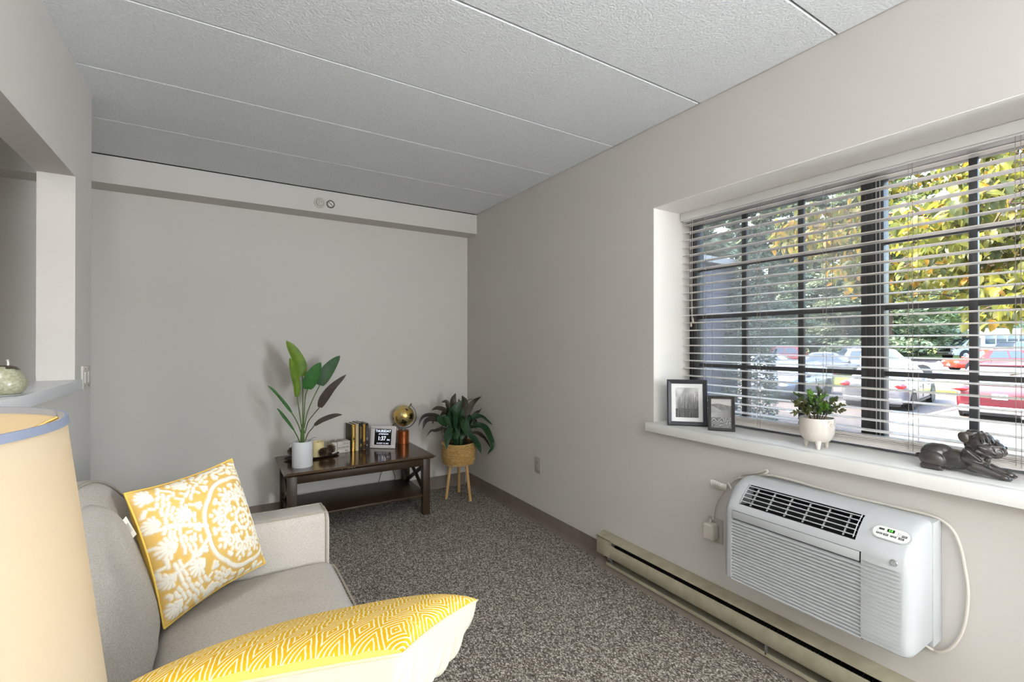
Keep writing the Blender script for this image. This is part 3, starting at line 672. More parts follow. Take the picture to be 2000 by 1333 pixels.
# ------------------------------------------------------------------ tray, candle, pine cones
tc_ = Vector((.575, 3.70, TZ))
tray = thing('candle_tray', 'low black oval dish under the candle and pine cones', 'tray', tc_)
rings = []
for s_, z in ((.80, 0), (.86, .001), (1.0, .010), (1.02, .012), (.985, .0115), (.86, .0045), (.4, .003), (.02, .003)):
    rings.append([tc_+Vector((.185*s_*math.cos(2*PI*k/36), .085*s_*math.sin(2*PI*k/36), z)) for k in range(36)])
part('dish', MB().loft(rings), M('tray_black', (26, 22, 18), .45), tray, angle=60)
part('rim', MB().tube([tc_+Vector((.187*math.cos(2*PI*k/40), .0865*math.sin(2*PI*k/40), .0125)) for k in range(41)], .0022, 6), M('tray_black', (26, 22, 18), .45), tray)
q = at(624.5, 893, 2, TZ+.004)
cz = TZ+.0035
t = thing('pillar_candle', 'cream pillar candle standing on the black dish beside the white pot', 'candle', (q.x, 3.685, cz))
cc = Vector((.612, 3.700, cz)); WL[t.name] = cc; t.location = cc
part('wax', MB().lathe([(.041, 0), (.043, .002), (.043, .103), (.041, .107), (.036, .107), (.032, .099), (.001, .098)], cc, 36), M('candle_wax', (232, 214, 158), .5, bump=(12, .1, .002), sss=.2), t, angle=40)
part('wick', MB().cyl(cc+Vector((0, 0, .097)), cc+Vector((.002, 0, .108)), .0015, n=6), black_metal, t)
conem = M('pine_cone', (62, 46, 34), .8, var=(60, (104, 82, 62), .25))
def cone(label, c, rad, ax, seed):
    c = Vector(c); ax = Vector(ax).normalized(); q_ = ax.to_track_quat('Z', 'Y').to_matrix()
    t_ = thing('pine_cone', label, 'pine cone', c-Vector((0, 0, rad*.95))); rnd = random.Random(seed)
    part('core', MB().ball(c, rad*.5, rad*.5, rad*.85, 12, 8, rot=ax.to_track_quat('Z', 'Y')), M('cone_core', (34, 26, 20), .9), t_)
    mbx = MB()
    for k in range(64):
        f = (k+.5)/64; a = k*2.39996; h = (f*2-1)*rad*.98; rr_ = math.sqrt(max(.02, 1-(f*2-1)**2))*rad*.62
        rd = q_@Vector((math.cos(a), math.sin(a), 0)); base_ = c+q_@Vector((0, 0, h*.85))+rd*rr_*.6
        tip = c+q_@Vector((0, 0, h+rad*.18))+rd*(rr_+rad*.42); sd_ = q_@Vector((-math.sin(a), math.cos(a), 0)); upv = q_@Vector((0, 0, 1))
        w = rad*.19
        mbx.add([base_-sd_*w*.5, base_+sd_*w*.5, tip+sd_*w*.8, tip-sd_*w*.8, base_-sd_*w*.5+upv*w*.5, base_+sd_*w*.5+upv*w*.5, tip+sd_*w*.8+upv*w*.45, tip-sd_*w*.8+upv*w*.45, tip+rd*w*.5+upv*w*.35],
                [(0, 1, 2, 3), (4, 7, 6, 5), (0, 4, 5, 1), (1, 5, 6, 2), (3, 7, 4, 0), (2, 6, 8), (6, 7, 8), (7, 3, 8), (3, 2, 8)])
    part('scales', mbx, conem, t_, smooth=False, recalc=False, kind='stuff')
cone('round dark pine cone lying in front of the cream candle', (.634, 3.628, TZ+.012+.030), .031, (1, -.5, .25), 1)
cone('upright dark pine cone at the right end of the dish, before the white book stack', (.700, 3.668, TZ+.012+.036), .031, (-.2, .2, 1), 2)
cone('dark pine cone half hidden behind the left of the white pot', (.452, 3.735, TZ+.012+.034), .033, (-.5, .3, .6), 3)

# ------------------------------------------------------------------ books
cream = M('book_pages', (198, 188, 164), .85, bump=(300, .3, .001))
bk0 = Vector((.775, 3.775, TZ)); ba = math.atan2(3.804-3.782, .860-.733)
wbm = M('white_book', (214, 208, 198), .75, var=(40, (196, 190, 180), .3))
for k, (txt, ty) in enumerate((('life', .0), ('wonderful', .0), ("it's a", .0))):
    t = thing('white_book', ['white cloth book lettered life, lowest of the tied stack', 'white cloth book lettered wonderful, middle of the tied stack', "white cloth book lettered it's a, top of the tied stack"][k], 'book', bk0+Vector((0, 0, k*.0285)), (0, 0, ba+(.0, .015, -.01)[k]), 'white books tied with twine')
    Wd, Dd, Hh = .138, .100, .0280
    part('cover', MB().box(-Wd/2, -Dd/2, 0, Wd/2, -Dd/2+.003, Hh).box(-Wd/2, -Dd/2, 0, Wd/2, Dd/2, .0022).box(-Wd/2, -Dd/2, Hh-.0022, Wd/2, Dd/2, Hh), wbm, t, local=True, bevel=.0008)
    part('pages', MB().box(-Wd/2+.002, -Dd/2+.003, .0023, Wd/2-.002, Dd/2-.003, Hh-.0023), cream, t, local=True, smooth=False)
    text('lettering', txt, .0215, M('ink_dark', (58, 54, 50), .8), t, (.064-[0.022, .048, .030][k], -Dd/2-.0004, Hh/2), (1, 0, 0), (0, 0, 1), depth=.0002, local=True, sx=.95)
tw = thing('twine', 'grey-brown twine tied around the white book stack with a bow', 'string', bk0, (0, 0, ba))
hh = .0285*3-.0005
part('loop', MB().tube([(-.030, -.0515, -.0+.001), (-.030, -.0515, hh+.001), (-.030, .0515, hh+.001), (-.030, .0515, .001)], .0016, 6), M('twine', (110, 88, 66), .9), tw, local=True)
for s in (-1, 1):
    part('bow_loop', MB().tube(catmull([(-.030, -.01, hh+.003), (-.030+s*.02, -.02, hh+.014), (-.030+s*.045, -.015, hh+.008), (-.030+s*.02, -.005, hh+.004), (-.030, -.01, hh+.003)], 5), .0022, 6), M('ribbon_grey', (120, 112, 106), .9), tw, local=True)
    part('bow_tail', MB().tube(catmull([(-.030, -.01, hh+.003), (-.030+s*.03, -.025, hh+.005), (-.030+s*.055, -.03, hh+.002)], 5), .0018, 6), M('ribbon_grey', (120, 112, 106), .9), tw, local=True)
gold_m = M('gold_foil', (190, 150, 72), .3, metal=.75, bump=(200, .2, .0006))
books = [ # x width(px spine), height, spine material, cover material, label
 (.873, .027, .205, gold_m, M('olive_cover', (62, 58, 40), .6), 'book with a shiny gold spine and olive cover, leftmost upright book'),
 (.900, .024, .208, M('cream_spine', (196, 178, 142), .7), M('cream_cover', (176, 160, 130), .7), 'plain cream upright book right of the gold-spined book'),
 (.928, .030, .212, M('black_cloth', (24, 26, 24), .6), M('black_cloth', (24, 26, 24), .6), 'thick black upright book with gold lettering and emblem'),
 (.953, .019, .200, M('ochre_spine', (178, 134, 52), .6), M('black_cloth2', (30, 26, 24), .6), 'slim upright book with an ochre spine fading to dark red at the foot'),
 (.976, .021, .202, M('dark_spine', (34, 32, 36), .6), M('black_cloth', (24, 26, 24), .6), 'rightmost upright book with black spine and small white marks'),
]
goldp = M('gold_print', (176, 146, 74), .4, metal=.5)
bx_ = .866
for k, (x, w, h, sm_, cm_, lab) in enumerate(books):
    x = bx_+w/2; bx_ += w+.0022; yb_ = 3.742+(x-.90)*.13
    t = thing('upright_book', lab, 'book', (x, yb_, TZ), (0, 0, .13), 'upright books on the coffee table')
    D = .135
    part('spine', MB().prism([(-w/2, .004), (-w/2, 0), (-w/2+.004, -.003), (w/2-.004, -.003), (w/2, 0), (w/2, .004)], 2, 0, h), sm_, t, local=True, angle=60)
    part('cover', MB().box(-w/2, .004, 0, -w/2+.0022, D, h).box(w/2-.0022, .004, 0, w/2, D, h), cm_, t, local=True, bevel=.0006)
    part('pages', MB().box(-w/2+.0023, .0045, .003, w/2-.0023, D-.004, h-.004), M('page_white', (206, 200, 186), .85), t, local=True, smooth=False)
    def strip(nm, x0, x1, z0, z1, m_, yy=-.0034): part(nm, MB().box(x0, yy, z0, x1, yy+.0012, z1), m_, t, local=True, smooth=False)
    if k == 0:
        strip('spine_title', -.005, .003, .110, .185, M('gold_light', (226, 198, 128), .35, metal=.5)); strip('spine_title', -.004, .003, .014, .07, M('gold_light', (226, 198, 128), .35))
        e = part('spine_emblem', MB().ball((0, -.003, .094), .007, .001, .0065, 12, 6), M('black_cloth', (24, 26, 24), .6), t, local=True)
    if k == 2:
        for j in range(9): strip('spine_title', -.006, -.001, .185-j*.011-.008, .185-j*.011, goldp)
        for j in range(8): strip('spine_title', .002, .006, .180-j*.011-.007, .180-j*.011, goldp)
        mb2 = MB().add([(-.009, -.0036, .034), (.009, -.0036, .034), (0, -.0036, .052), (-.009, -.003, .034), (.009, -.003, .034), (0, -.003, .052)], [(0, 1, 2), (3, 5, 4), (0, 2, 5, 3), (0, 3, 4, 1), (1, 4, 5, 2)])
        part('spine_emblem', mb2, goldp, t, local=True, smooth=False); strip('spine_title', -.008, .008, .026, .029, goldp)
    if k == 3:
        strip('spine_foot', -w/2+.001, w/2-.001, .002, .062, M('dark_red', (60, 34, 26), .7)); part('spine_emblem', MB().tube([(.006*math.cos(a), -.0036, .048+.008*math.sin(a)) for a in [2*PI*j/14 for j in range(15)]], .0013, 5), M('copper_print', (196, 122, 72), .5), t, local=True)
    if k == 4:
        for j in range(7): strip('spine_title', -.004, .004, .180-j*.012-.007, .180-j*.012, M('grey_print', (112, 110, 114), .6))
        strip('spine_title', -.006, .006, .072, .095, M('grey_blue', (126, 130, 146), .6)); strip('spine_title', -.003, .003, .03, .036, wm)

# ------------------------------------------------------------------ day clock
cBL, cBR = Vector((1.010, 3.655, TZ)), Vector((1.192, 3.655, TZ))
cBL = at(722, 876, 2, TZ); cBR = at(770.5, 877.5, 2, TZ)
xdv = (cBR-cBL); cw = xdv.length; xdv.normalize()
back = Vector((0, 0, 1)).cross(xdv).normalized()
if back.y < 0: back = -back
cent = (cBL+cBR)/2
t = clk = thing('day_clock', 'white framed digital day clock showing Thursday 1:37 on the coffee table', 'clock', cent, (0, 0, math.atan2(xdv.y, xdv.x)))
tl = R(9); cu_ = Vector((0, math.sin(tl), math.cos(tl))); cn_ = Vector((0, -math.cos(tl), math.sin(tl))); ch_ = cw*.86
def cquad(name, x0, x1, y0, y1, z0, z1, mat, bevel=0):
    vs = [Vector((x, 0, 0))+cu_*y+cn_*z for z in (z0, z1) for x, y in ((x0, y0), (x1, y0), (x1, y1), (x0, y1))]
    return part(name, MB().add(vs, [(0, 3, 2, 1), (4, 5, 6, 7), (0, 1, 5, 4), (1, 2, 6, 5), (2, 3, 7, 6), (3, 0, 4, 7)]), mat, t, local=True, bevel=bevel)
cwm = M('clock_white', (214, 208, 206), .4)
sx0, sx1, sy0, sy1 = -cw*.34, cw*.34, ch_*.16, ch_*.86
cquad('frame', -cw/2, cw/2, 0.003, sy0, -.018, 0, cwm, .002); cquad('frame', -cw/2, cw/2, sy1, ch_, -.018, 0, cwm, .002)
cquad('frame', -cw/2, sx0, sy0, sy1, -.018, 0, cwm, .001); cquad('frame', sx1, cw/2, sy0, sy1, -.018, 0, cwm, .001)
cquad('screen', sx0, sx1, sy0, sy1, -.016, -.003, M('screen_black', (22, 22, 24), .2), 0)
lit = M('screen_digits', (236, 240, 250), .5, emit=((225, 234, 255), .9))
def ctext(s, sz, fy, fx=0, sx=1, bold=.0003): text('display_text', s, sz, lit, t, Vector((cw*fx, 0, 0))+cu_*(ch_*fy)+cn_*(-.0022), (1, 0, 0), cu_, depth=.0002, bold=bold, local=True, sx=sx)
ctext('THURSDAY', cw*.135, .765, 0, .90, .0003); ctext('AFTERNOON', cw*.078, .635, .02, .82, 0)
ctext('1:37', cw*.215, .44, -.04, .88, .0005); ctext('PM', cw*.10, .375, .225, .9, 0); ctext('AUGUST 18, 2022', cw*.066, .225, 0, .95, 0)
text('brand_mark', '-----', cw*.045, M('ink_dark', (58, 54, 50), .8), t, Vector((cw*.31, 0, 0))+cu_*(ch_*.075)+cn_*.0004, (1, 0, 0), cu_, local=True)
cquad('stand', -.02, .02, .004, ch_*.5, -.030, -.018, cwm, .001)
cb_m = M('black_cable', (18, 18, 18), .6)
tag(part('clock_cable', MB().tube(catmull([(1.10, 3.80, TZ+.004), (1.11, 3.885, TZ-.004), at(745, 918, 1, 3.886), at(743, 930, 1, 3.886), at(739, 945, 1, 3.886), at(737, 960, 1, 3.886), at(737, 975, 1, 3.886)], 6), .0018, 6), cb_m, loc=(1.1, 3.88, .3)), 'thin black cable hanging straight behind the coffee table, left of two', 'cable')
tag(part('clock_cable', MB().tube(catmull([(1.16, 3.80, TZ+.004), (1.18, 3.885, TZ-.004), at(768, 920, 1, 3.886), at(772, 932, 1, 3.886), at(770, 940, 1, 3.886), at(771, 948, 1, 3.886), at(771, 965, 1, 3.886)], 6), .0018, 6), cb_m, loc=(1.15, 3.88, .3)), 'thin black kinked cable hanging behind the coffee table, right of two', 'cable')

# ------------------------------------------------------------------ globe
gb = at(787.5, 866, 2, TZ)
t = thing('desk_globe', 'small gold globe in a curved metal arm on a copper cylinder at the table end', 'globe', gb)
hb = .108; rb = .047
cop = M('copper_base', (168, 92, 44), .35, metal=.6, bump=(120, .3, .001), var=(60, (120, 62, 30), .3))
part('base', MB().lathe([(rb-.002, 0), (rb, .002), (rb, hb-.002), (rb-.002, hb), (.001, hb)], gb, 36), cop, t, angle=40)
sc = gb+Vector((.004, 0, hb+.121)); sr = .088; ar = .104
cr_ = Vector((RT.x, RT.y, 0)).normalized()
am = M('arm_metal', (120, 118, 116), .3, metal=.6)
part('post', MB().lathe([(.016, hb), (.013, hb+.004), (.008, hb+.012), (.008, hb+.024)], gb, 16), am, t)
part('arm', MB().tube([sc+cr_*(ar*math.cos(a))+Vector((0, 0, ar*math.sin(a))) for a in [R(-140)+R(200)*k/40 for k in range(41)]], .0075, 10, flat=.6), am, t)
for a in (R(58), R(-138)):
    d = cr_*math.cos(a)+Vector((0, 0, math.sin(a)))
    part('pivot', MB().tube([sc+d*(sr-.002), sc+d*(ar+.006), sc+d*(ar+.018)], [.004, .007, .006], 10), M('pivot_brass', (120, 112, 76), .35, metal=.7), t)
gm = bpy.data.materials.new('gold_globe'); gm.use_nodes = True; N = gm.node_tree.nodes; L = gm.node_tree.links; b = N['Principled BSDF']
b.inputs['Base Color'].default_value = rgb(198, 158, 74); b.inputs['Metallic'].default_value = .75; b.inputs['Roughness'].default_value = .25
tcn = N.new('ShaderNodeTexCoord'); nn_ = N.new('ShaderNodeTexNoise'); nn_.inputs['Scale'].default_value = 13; nn_.inputs['Detail'].default_value = 5
L.new(tcn.outputs['Object'], nn_.inputs['Vector']); rp = N.new('ShaderNodeValToRGB'); rp.color_ramp.elements[0].position = .50; rp.color_ramp.elements[1].position = .515
L.new(nn_.outputs['Fac'], rp.inputs[0]); mc = N.new('ShaderNodeMix'); mc.data_type = 'RGBA'; mc.inputs[6].default_value = rgb(188, 172, 124); mc.inputs[7].default_value = rgb(216, 182, 104)
L.new(rp.outputs[0], mc.inputs[0]); L.new(mc.outputs[2], b.inputs['Base Color'])
bpn = N.new('ShaderNodeBump'); bpn.inputs['Strength'].default_value = .4; bpn.inputs['Distance'].default_value = .002; L.new(rp.outputs[0], bpn.inputs['Height']); L.new(bpn.outputs[0], b.inputs['Normal'])
part('sphere', MB().ball(sc, sr, nu=40, nv=24), gm, t, angle=180)
lm = M('globe_land_dark', (44, 38, 20), .4, metal=.5)
def patch(dirv, size, seed):
    d = Vector(dirv).normalized(); u = d.cross(Vector((0, 0, 1))).normalized(); w = d.cross(u); rnd = random.Random(seed); vs = [sc+d*(sr+.0012)]
    n = 18
    for k in range(n):
        a = 2*PI*k/n; rr_ = size*(1+.45*rnd.uniform(-1, 1)); q_ = (d+u*rr_*math.cos(a)+w*rr_*math.sin(a)*1.2).normalized(); vs.append(sc+q_*(sr+.0008))
    part('land_patch', MB().add(vs, [(0, 1+k, 1+(k+1) % n) for k in range(n)]), lm, t, recalc=False)
fwd = Vector((-sc.x, -sc.y, CAM.z-sc.z)).normalized(); upg = Vector((0, 0, 1))
patch(fwd*.55+cr_*.75-upg*.05, .26, 1); patch(fwd*.75+cr_*.05-upg*.55, .22, 2); patch(fwd*.45-cr_*.85-upg*.25, .12, 3); patch(fwd*.7+cr_*.3+upg*.65, .10, 4)

# ------------------------------------------------------------------ plant stand in the corner
F3 = [Vector((1.593, 3.592, 0)), Vector((1.760, 3.700, 0)), Vector((1.739, 3.435, 0))]
bc = at(894, 903, 1, 3.60); bc = Vector((1.703, 3.585, .285))
st = thing('plant_stand', 'woven rope basket planter on three pale wooden legs in the room corner', 'plant stand', (bc.x, bc.y, 0))
leg_m = M('pale_wood', (198, 160, 104), .6, var=(10, (176, 136, 82), .3, (9, 9, 1)))
for f in F3:
    d = (f-Vector((bc.x, bc.y, 0))); top = Vector((bc.x, bc.y, .33))+d*.62
    part('leg', MB().tube([f+Vector((0, 0, 0)), top], [.0115, .0135], 14), leg_m, st)
rope = M('rope', (206, 172, 108), .9, var=(45, (150, 112, 56), .22, (1, 1, 5)), bump=(260, .8, .004))
prof = []; nr = 15; bh = .178
for k in range(nr):
    z = .285+bh*(k+.5)/nr; f = k/(nr-1); r0 = .121+.015*math.sin(min(1, f*2.2)*PI/2)
    rings = [Vector((0, 0, 0))]
    ring_pts = []
    for j in range(41):
        a = 2*PI*j/40; wob = .0018*math.sin(5*a+k*1.7)+.001*math.sin(11*a+k)
        ring_pts.append(Vector((bc.x+(r0+wob)*math.cos(a), bc.y+(r0+wob)*math.sin(a), z+.0015*math.sin(3*a+k*2.1))))
    part('rope_coil', MB().tube(ring_pts, .0074, 7, caps=False), rope, st, angle=180)
part('basket_liner', MB().lathe([(.108, .290), (.130, .35), (.134, .455), (.128, .455), (.124, .35), (.10, .296)], (bc.x, bc.y, 0), 30), M('liner', (150, 120, 70), .9), st)
part('basket_bottom', MB().lathe([(.001, .279), (.112, .279), (.115, .283), (.112, .290), (.001, .290)], (bc.x, bc.y, 0), 30), leg_m, st)
fr_ = MB(); rnd = random.Random(5)
for k in range(260):
    a = rnd.uniform(0, 2*PI); up_ = rnd.random() < .35; z = (.455 if up_ else .290)+rnd.uniform(-.006, .006); r0 = .146 if up_ else .128
    p0 = Vector((bc.x+r0*math.cos(a), bc.y+r0*math.sin(a), z)); a2 = a+rnd.uniform(-.12, .12); r1 = r0+rnd.uniform(.004, .013)
    p1 = Vector((bc.x+r1*math.cos(a2), bc.y+r1*math.sin(a2), z+rnd.uniform(-.010, .010)))
    fr_.tube([p0, (p0+p1)/2+Vector((0, 0, .002)), p1], .0006, 3)
part('rope_fringe', fr_, M('fringe', (188, 182, 170), .9), st, kind='stuff')
# dracaena
pb = Vector((bc.x, bc.y, .44))
t = thing('potted_plant', 'bushy dark green plant with long drooping leaves in the rope basket', 'plant', (bc.x, bc.y, .44))
part('soil', MB().lathe([(.12, .435), (.10, .442), (.001, .445)], (bc.x, bc.y, 0), 24), M('soil_dark', (34, 28, 22), .95, bump=(150, .8, .006)), t)
d1 = leaf_mat('dracaena_green', (38, 72, 40), (24, 52, 28), .12, .45, 14)
d2 = leaf_mat('dracaena_brown', (64, 58, 42), (42, 42, 28), .12, .5, 14)
dm = leaf_mat('dracaena_dim', (52, 44, 36), (38, 34, 28), .1, .5, 14)
def zd(x, y, Y):
    q_ = at(810+x*.1125, 750+y*.1125, 1, Y)
    return q_ if q_.x < 1.905 else at(810+x*.1125, 750+y*.1125, 0, 1.905)
lw_ = lambda t_: (math.sin(PI*min(1, .10+.90*t_)**.9))**.85
DR = [ # base, mid, tip in zoom pixels ; Y base, Y tip ; half width px ; mat ; up
 ((700, 560), (660, 330), (710, 162), 3.60, 3.62, 50, d2, 1), ((820, 560), (860, 340), (820, 205), 3.61, 3.64, 62, d2, 1),
 ((690, 700), (720, 440), (830, 285), 3.56, 3.54, 62, d1, 1), ((660, 760), (620, 560), (650, 380), 3.55, 3.52, 55, d1, 1), ((700, 800), (690, 560), (640, 470), 3.54, 3.50, 48, d1, 1),
 ((640, 620), (580, 390), (540, 310), (460, 322), 3.60, 3.60, 34, d2, 1), ((600, 640), (540, 480), (400, 425), (292, 458), 3.58, 3.56, 38, d2, 0),
 ((560, 700), (400, 560), (220, 545), (120, 600), (60, 740), 3.56, 3.52, 26, dm, 0), ((560, 720), (360, 620), (200, 640), (135, 800), 3.55, 3.50, 36, dm, 0),
 ((400, 560), (340, 590), (305, 710), 3.56, 3.52, 22, dm, 0), ((620, 800), (480, 780), (360, 815), (280, 820), (205, 918), 3.54, 3.50, 22, dm, 0),
 ((900, 620), (930, 460), (1020, 320), (1162, 218), 3.60, 3.62, 44, d2, 1), ((940, 640), (1020, 560), (1090, 490), (1172, 415), 3.60, 3.63, 32, d2, 1),
 ((900, 620), (1050, 570), (1180, 590), (1270, 660), (1350, 718), 3.58, 3.60, 46, d1, 0), ((960, 760), (1100, 720), (1220, 770), (1300, 920), (1350, 1080), (1262, 1232), 3.56, 3.57, 48, d1, 0),
 ((960, 860), (1080, 850), (1180, 920), (1250, 1000), (1330, 1130), 3.55, 3.55, 30, d2, 0), ((930, 860), (1020, 960), (1100, 1080), (1152, 1215), 3.51, 3.44, 56, d1, 0),
 ((860, 600), (870, 720), (900, 820), (925, 925), 3.50, 3.42, 62, d1, 0), ((640, 760), (590, 850), (560, 980), (553, 1140), 3.50, 3.42, 50, d1, 0),
 ((380, 600), (450, 640), (560, 760), 3.52, 3.5, 62, d1, 0), ((500, 560), (560, 640), (640, 780), 3.50, 3.5, 40, d1, 0), ((560, 870), (520, 820), (480, 850), (510, 960), 3.5, 3.46, 28, d2, 0),
 ((780, 700), (790, 560), (840, 420), 3.55, 3.53, 46, d1, 1), ((850, 760), (900, 640), (960, 560), 3.54, 3.5, 40, d1, 1), ((740, 620), (790, 420), (760, 260), 3.62, 3.68, 40, d2, 1),
 ((880, 560), (910, 420), (900, 300), 3.62, 3.66, 30, d2, 1), ((1000, 700), (1050, 640), (1080, 690), 3.6, 3.6, 26, dm, 0), ((600, 560), (520, 500), (440, 560), 3.6, 3.64, 34, dm, 0),
 ((900, 300), (960, 275), (1030, 262), 3.6, 3.6, 6, dm, 1), ((700, 950), (640, 900), (620, 980), 3.5, 3.46, 30, d1, 0), ((800, 960), (840, 860), (800, 780), 3.5, 3.5, 40, d1, 1), ((720, 960), (730, 850), (700, 760), 3.5, 3.5, 44, d1, 1)]
for i, e_ in enumerate(DR):
    pts_ = e_[:-5]; ya, yb, w, mt, upf_ = e_[-5:]; n = len(pts_)
    lp = [zd(x, y, ya+(yb-ya)*j/(n-1)) for j, (x, y) in enumerate(pts_)]
    part('leaf', leaf(MB(), lp, w*1.25*.1125*3.95/FPX, up=Vector((.2*math.sin(i*2.1), -1, .45 if upf_ else .7)).normalized(), prof=lw_, fold=.22, wave=.05, seed=i), mt, t, angle=180, recalc=False)
rnd = random.Random(11)
for k in range(30):
    a = rnd.uniform(0, 2*PI); rr_ = rnd.uniform(.0, .06); e2 = rnd.uniform(.06, .15); h_ = rnd.uniform(.08, .25)
    p0 = pb+Vector((rr_*math.cos(a), rr_*math.sin(a), .0)); p1 = p0+Vector((e2*.5*math.cos(a), e2*.5*math.sin(a), h_)); p2 = p0+Vector((e2*math.cos(a), e2*math.sin(a), h_*.8))
    part('leaf', leaf(MB(), [p0, p1, p2], .023, up=Vector((-math.cos(a), -math.sin(a), .6)).normalized(), prof=lw_, fold=.25, seed=k), (d1, d2)[k % 2], t, angle=180, recalc=False)
for k in range(6):
    a = k*1.05; part('stem', MB().tube([pb+Vector((.015*math.cos(a), .015*math.sin(a), 0)), pb+Vector((.05*math.cos(a), .05*math.sin(a), .14))], .005, 7), M('stem_dk', (50, 52, 34), .7), t)

# ------------------------------------------------------------------ unseen torchieres added behind the viewpoint to light the ceiling
for lx_, ly_, lab in ((-.22, -1.2, 'black uplighter floor lamp added unseen just behind the viewpoint'), (-.1, -3.6, 'black uplighter floor lamp added unseen at the far front of the room')):
    t = thing('added_floor_lamp', lab, 'lamp', (lx_, ly_, 0))
    part('base', MB().lathe([(.13, 0), (.13, .012), (.11, .02), (.015, .026)], (lx_, ly_, 0), 28), black_metal, t)
    part('pole', MB().cyl((lx_, ly_, .02), (lx_, ly_, 1.70), .012, n=12), black_metal, t)
    part('bowl', MB().lathe([(.012, 1.69), (.08, 1.71), (.16, 1.76), (.19, 1.81), (.185, 1.81), (.155, 1.765), (.07, 1.718), (.001, 1.71)], (lx_, ly_, 0), 32), M('bowl_white', (220, 216, 208), .6), t)

# ------------------------------------------------------------------ sofa
linen = fabric('linen_greige', (164, 157, 148), (200, 194, 186), 1300, strength=.35)
pipe_m = fabric('linen_piping', (140, 132, 120), (172, 164, 152), 1500)
SX0, SX1, SY0, SY1 = -.46, .372, .69, 2.130        # outer body; arms .15 wide
AW = .150; SZ = .452; AZ = .622
t = sofa = thing('loveseat', 'light grey linen loveseat with rounded back, piped arms and one seat cushion', 'sofa', ((SX0+SX1)/2, (SY0+SY1)/2, 0))
part('base_frame', MB().box(SX0+.03, SY0+.015, .13, SX1-.02, SY1-.015, .315), linen, t, bevel=.02, seg=3)
for y0 in (SY0, SY1-AW):
    # arm: rounded profile in y/z, slightly raised at the front
    pr2 = []
    y1 = y0+AW; rds = .035
    def arc(cx, cz, a0, a1, n=6): return [(cx+rds*math.cos(R(a0+(a1-a0)*k/n)), cz+rds*math.sin(R(a0+(a1-a0)*k/n))) for k in range(n+1)]
    pr2 = [(y0, .13), (y1, .13)]+arc(y1-rds, AZ-rds, 0, 90)+arc(y0+rds, AZ-rds, 90, 180)
    rings = []
    for x, s_, dz in ((SX0+.06, 1, .05), (-.20, 1, .018), (.0, 1, .004), (.20, 1, 0), (SX1-.030, 1, 0), (SX1-.010, .985, -.004), (SX1, .93, -.012)):
        cy = (y0+y1)/2
        rings.append([Vector((x, cy+(y-cy)*s_, z+(dz if z > .5 else 0))) for y, z in pr2])
    part('arm', MB().loft(rings), linen, t, angle=50)
    pp = [Vector((SX1-.012, y+(.0015 if y > (y0+y1)/2 else -.0015), z-.002)) for y, z in [(y1, .14), (y1, .3), (y1, .5)]+arc(y1-rds, AZ-rds, 0, 90)+arc(y0+rds, AZ-rds, 90, 180)+[(y0, .5), (y0, .3), (y0, .14)]]
    part('piping', MB().tube(pp, .0042, 8), pipe_m, t)
    for yy, sg in ((y1, 1), (y0, -1)):
        a = R(60)
        pq = [Vector((x, yy-sg*(rds-rds*math.cos(a)), AZ-rds+rds*math.sin(a)+.0005+dz)) for x, dz in ((SX1-.013, 0), (.2, 0), (0, .004), (-.20, .018))]
        part('piping', MB().tube(pq, .0036, 8), pipe_m, t)
# seat cushion: crowned box with T-front covering the arm ends
cy0, cy1 = SY0+AW, SY1-AW; cx0, cx1 = -.165, SX1+.012
def seat_top(u, v):
    x = cx0+(cx1-cx0)*u; y = cy0+(cy1-cy0)*v
    e = min(u, 1-u, 9)*(cx1-cx0); e2 = min(v, 1-v)*(cy1-cy0)
    r_ = .045
    def dr(d): return 0 if d >= r_ else r_-math.sqrt(max(0, r_*r_-(r_-d)**2))
    z = SZ+.022*math.sin(PI*u)**.5*math.sin(PI*v)**.5-dr(e)-dr(e2)*.8
    z += .0022*noise.noise(Vector((x*9, y*9, 0)))
    return Vector((x, y, z-.016))
nu, nv = 34, 60
sg_ = MB(); us = [.5-.5*math.cos(PI*i/nu) for i in range(nu+1)]; vs_ = [.5-.5*math.cos(PI*j/nv) for j in range(nv+1)]
V = []; Fc = []
for j in range(nv+1):
    for i in range(nu+1): V.append(seat_top(us[i], vs_[j]))
for j in range(nv):
    for i in range(nu): a = j*(nu+1)+i; Fc.append((a, a+1, a+nu+2, a+nu+1))
nb = len(V); bord = [i for i in range(nu+1)]+[j*(nu+1)+nu for j in range(1, nv+1)]+[nv*(nu+1)+i for i in range(nu-1, -1, -1)]+[j*(nu+1) for j in range(nv-1, 0, -1)]
for k, bi in enumerate(bord): q = V[bi]; V.append(Vector((q.x, q.y, .345)))
nbd = len(bord); inner = len(V)
for k in range(nbd): k2 = (k+1) % nbd; Fc.append((bord[k2], bord[k], nb+k, nb+k2))
Fc.append(tuple(nb+k for k in range(nbd)))
sg_.add(V, Fc)
part('seat_cushion', sg_, linen, t, angle=70)
edge = [(SX1+.010, cy0+.03), (SX1+.012, 1.0), (SX1+.012, 1.6), (SX1+.012, 1.85), (SX1+.008, 1.94), (SX1-.012, 1.968), (SX1-.05, 1.975)]
part('piping', MB().tube(catmull([Vector((x+.002, y, .4165)) for x, y in edge], 5), .0042, 8), pipe_m, t)
part('front_rail', MB().box(SX1-.06, cy0-.005, .13, SX1-.004, cy1+.005, .345), linen, t, bevel=.012, seg=3)
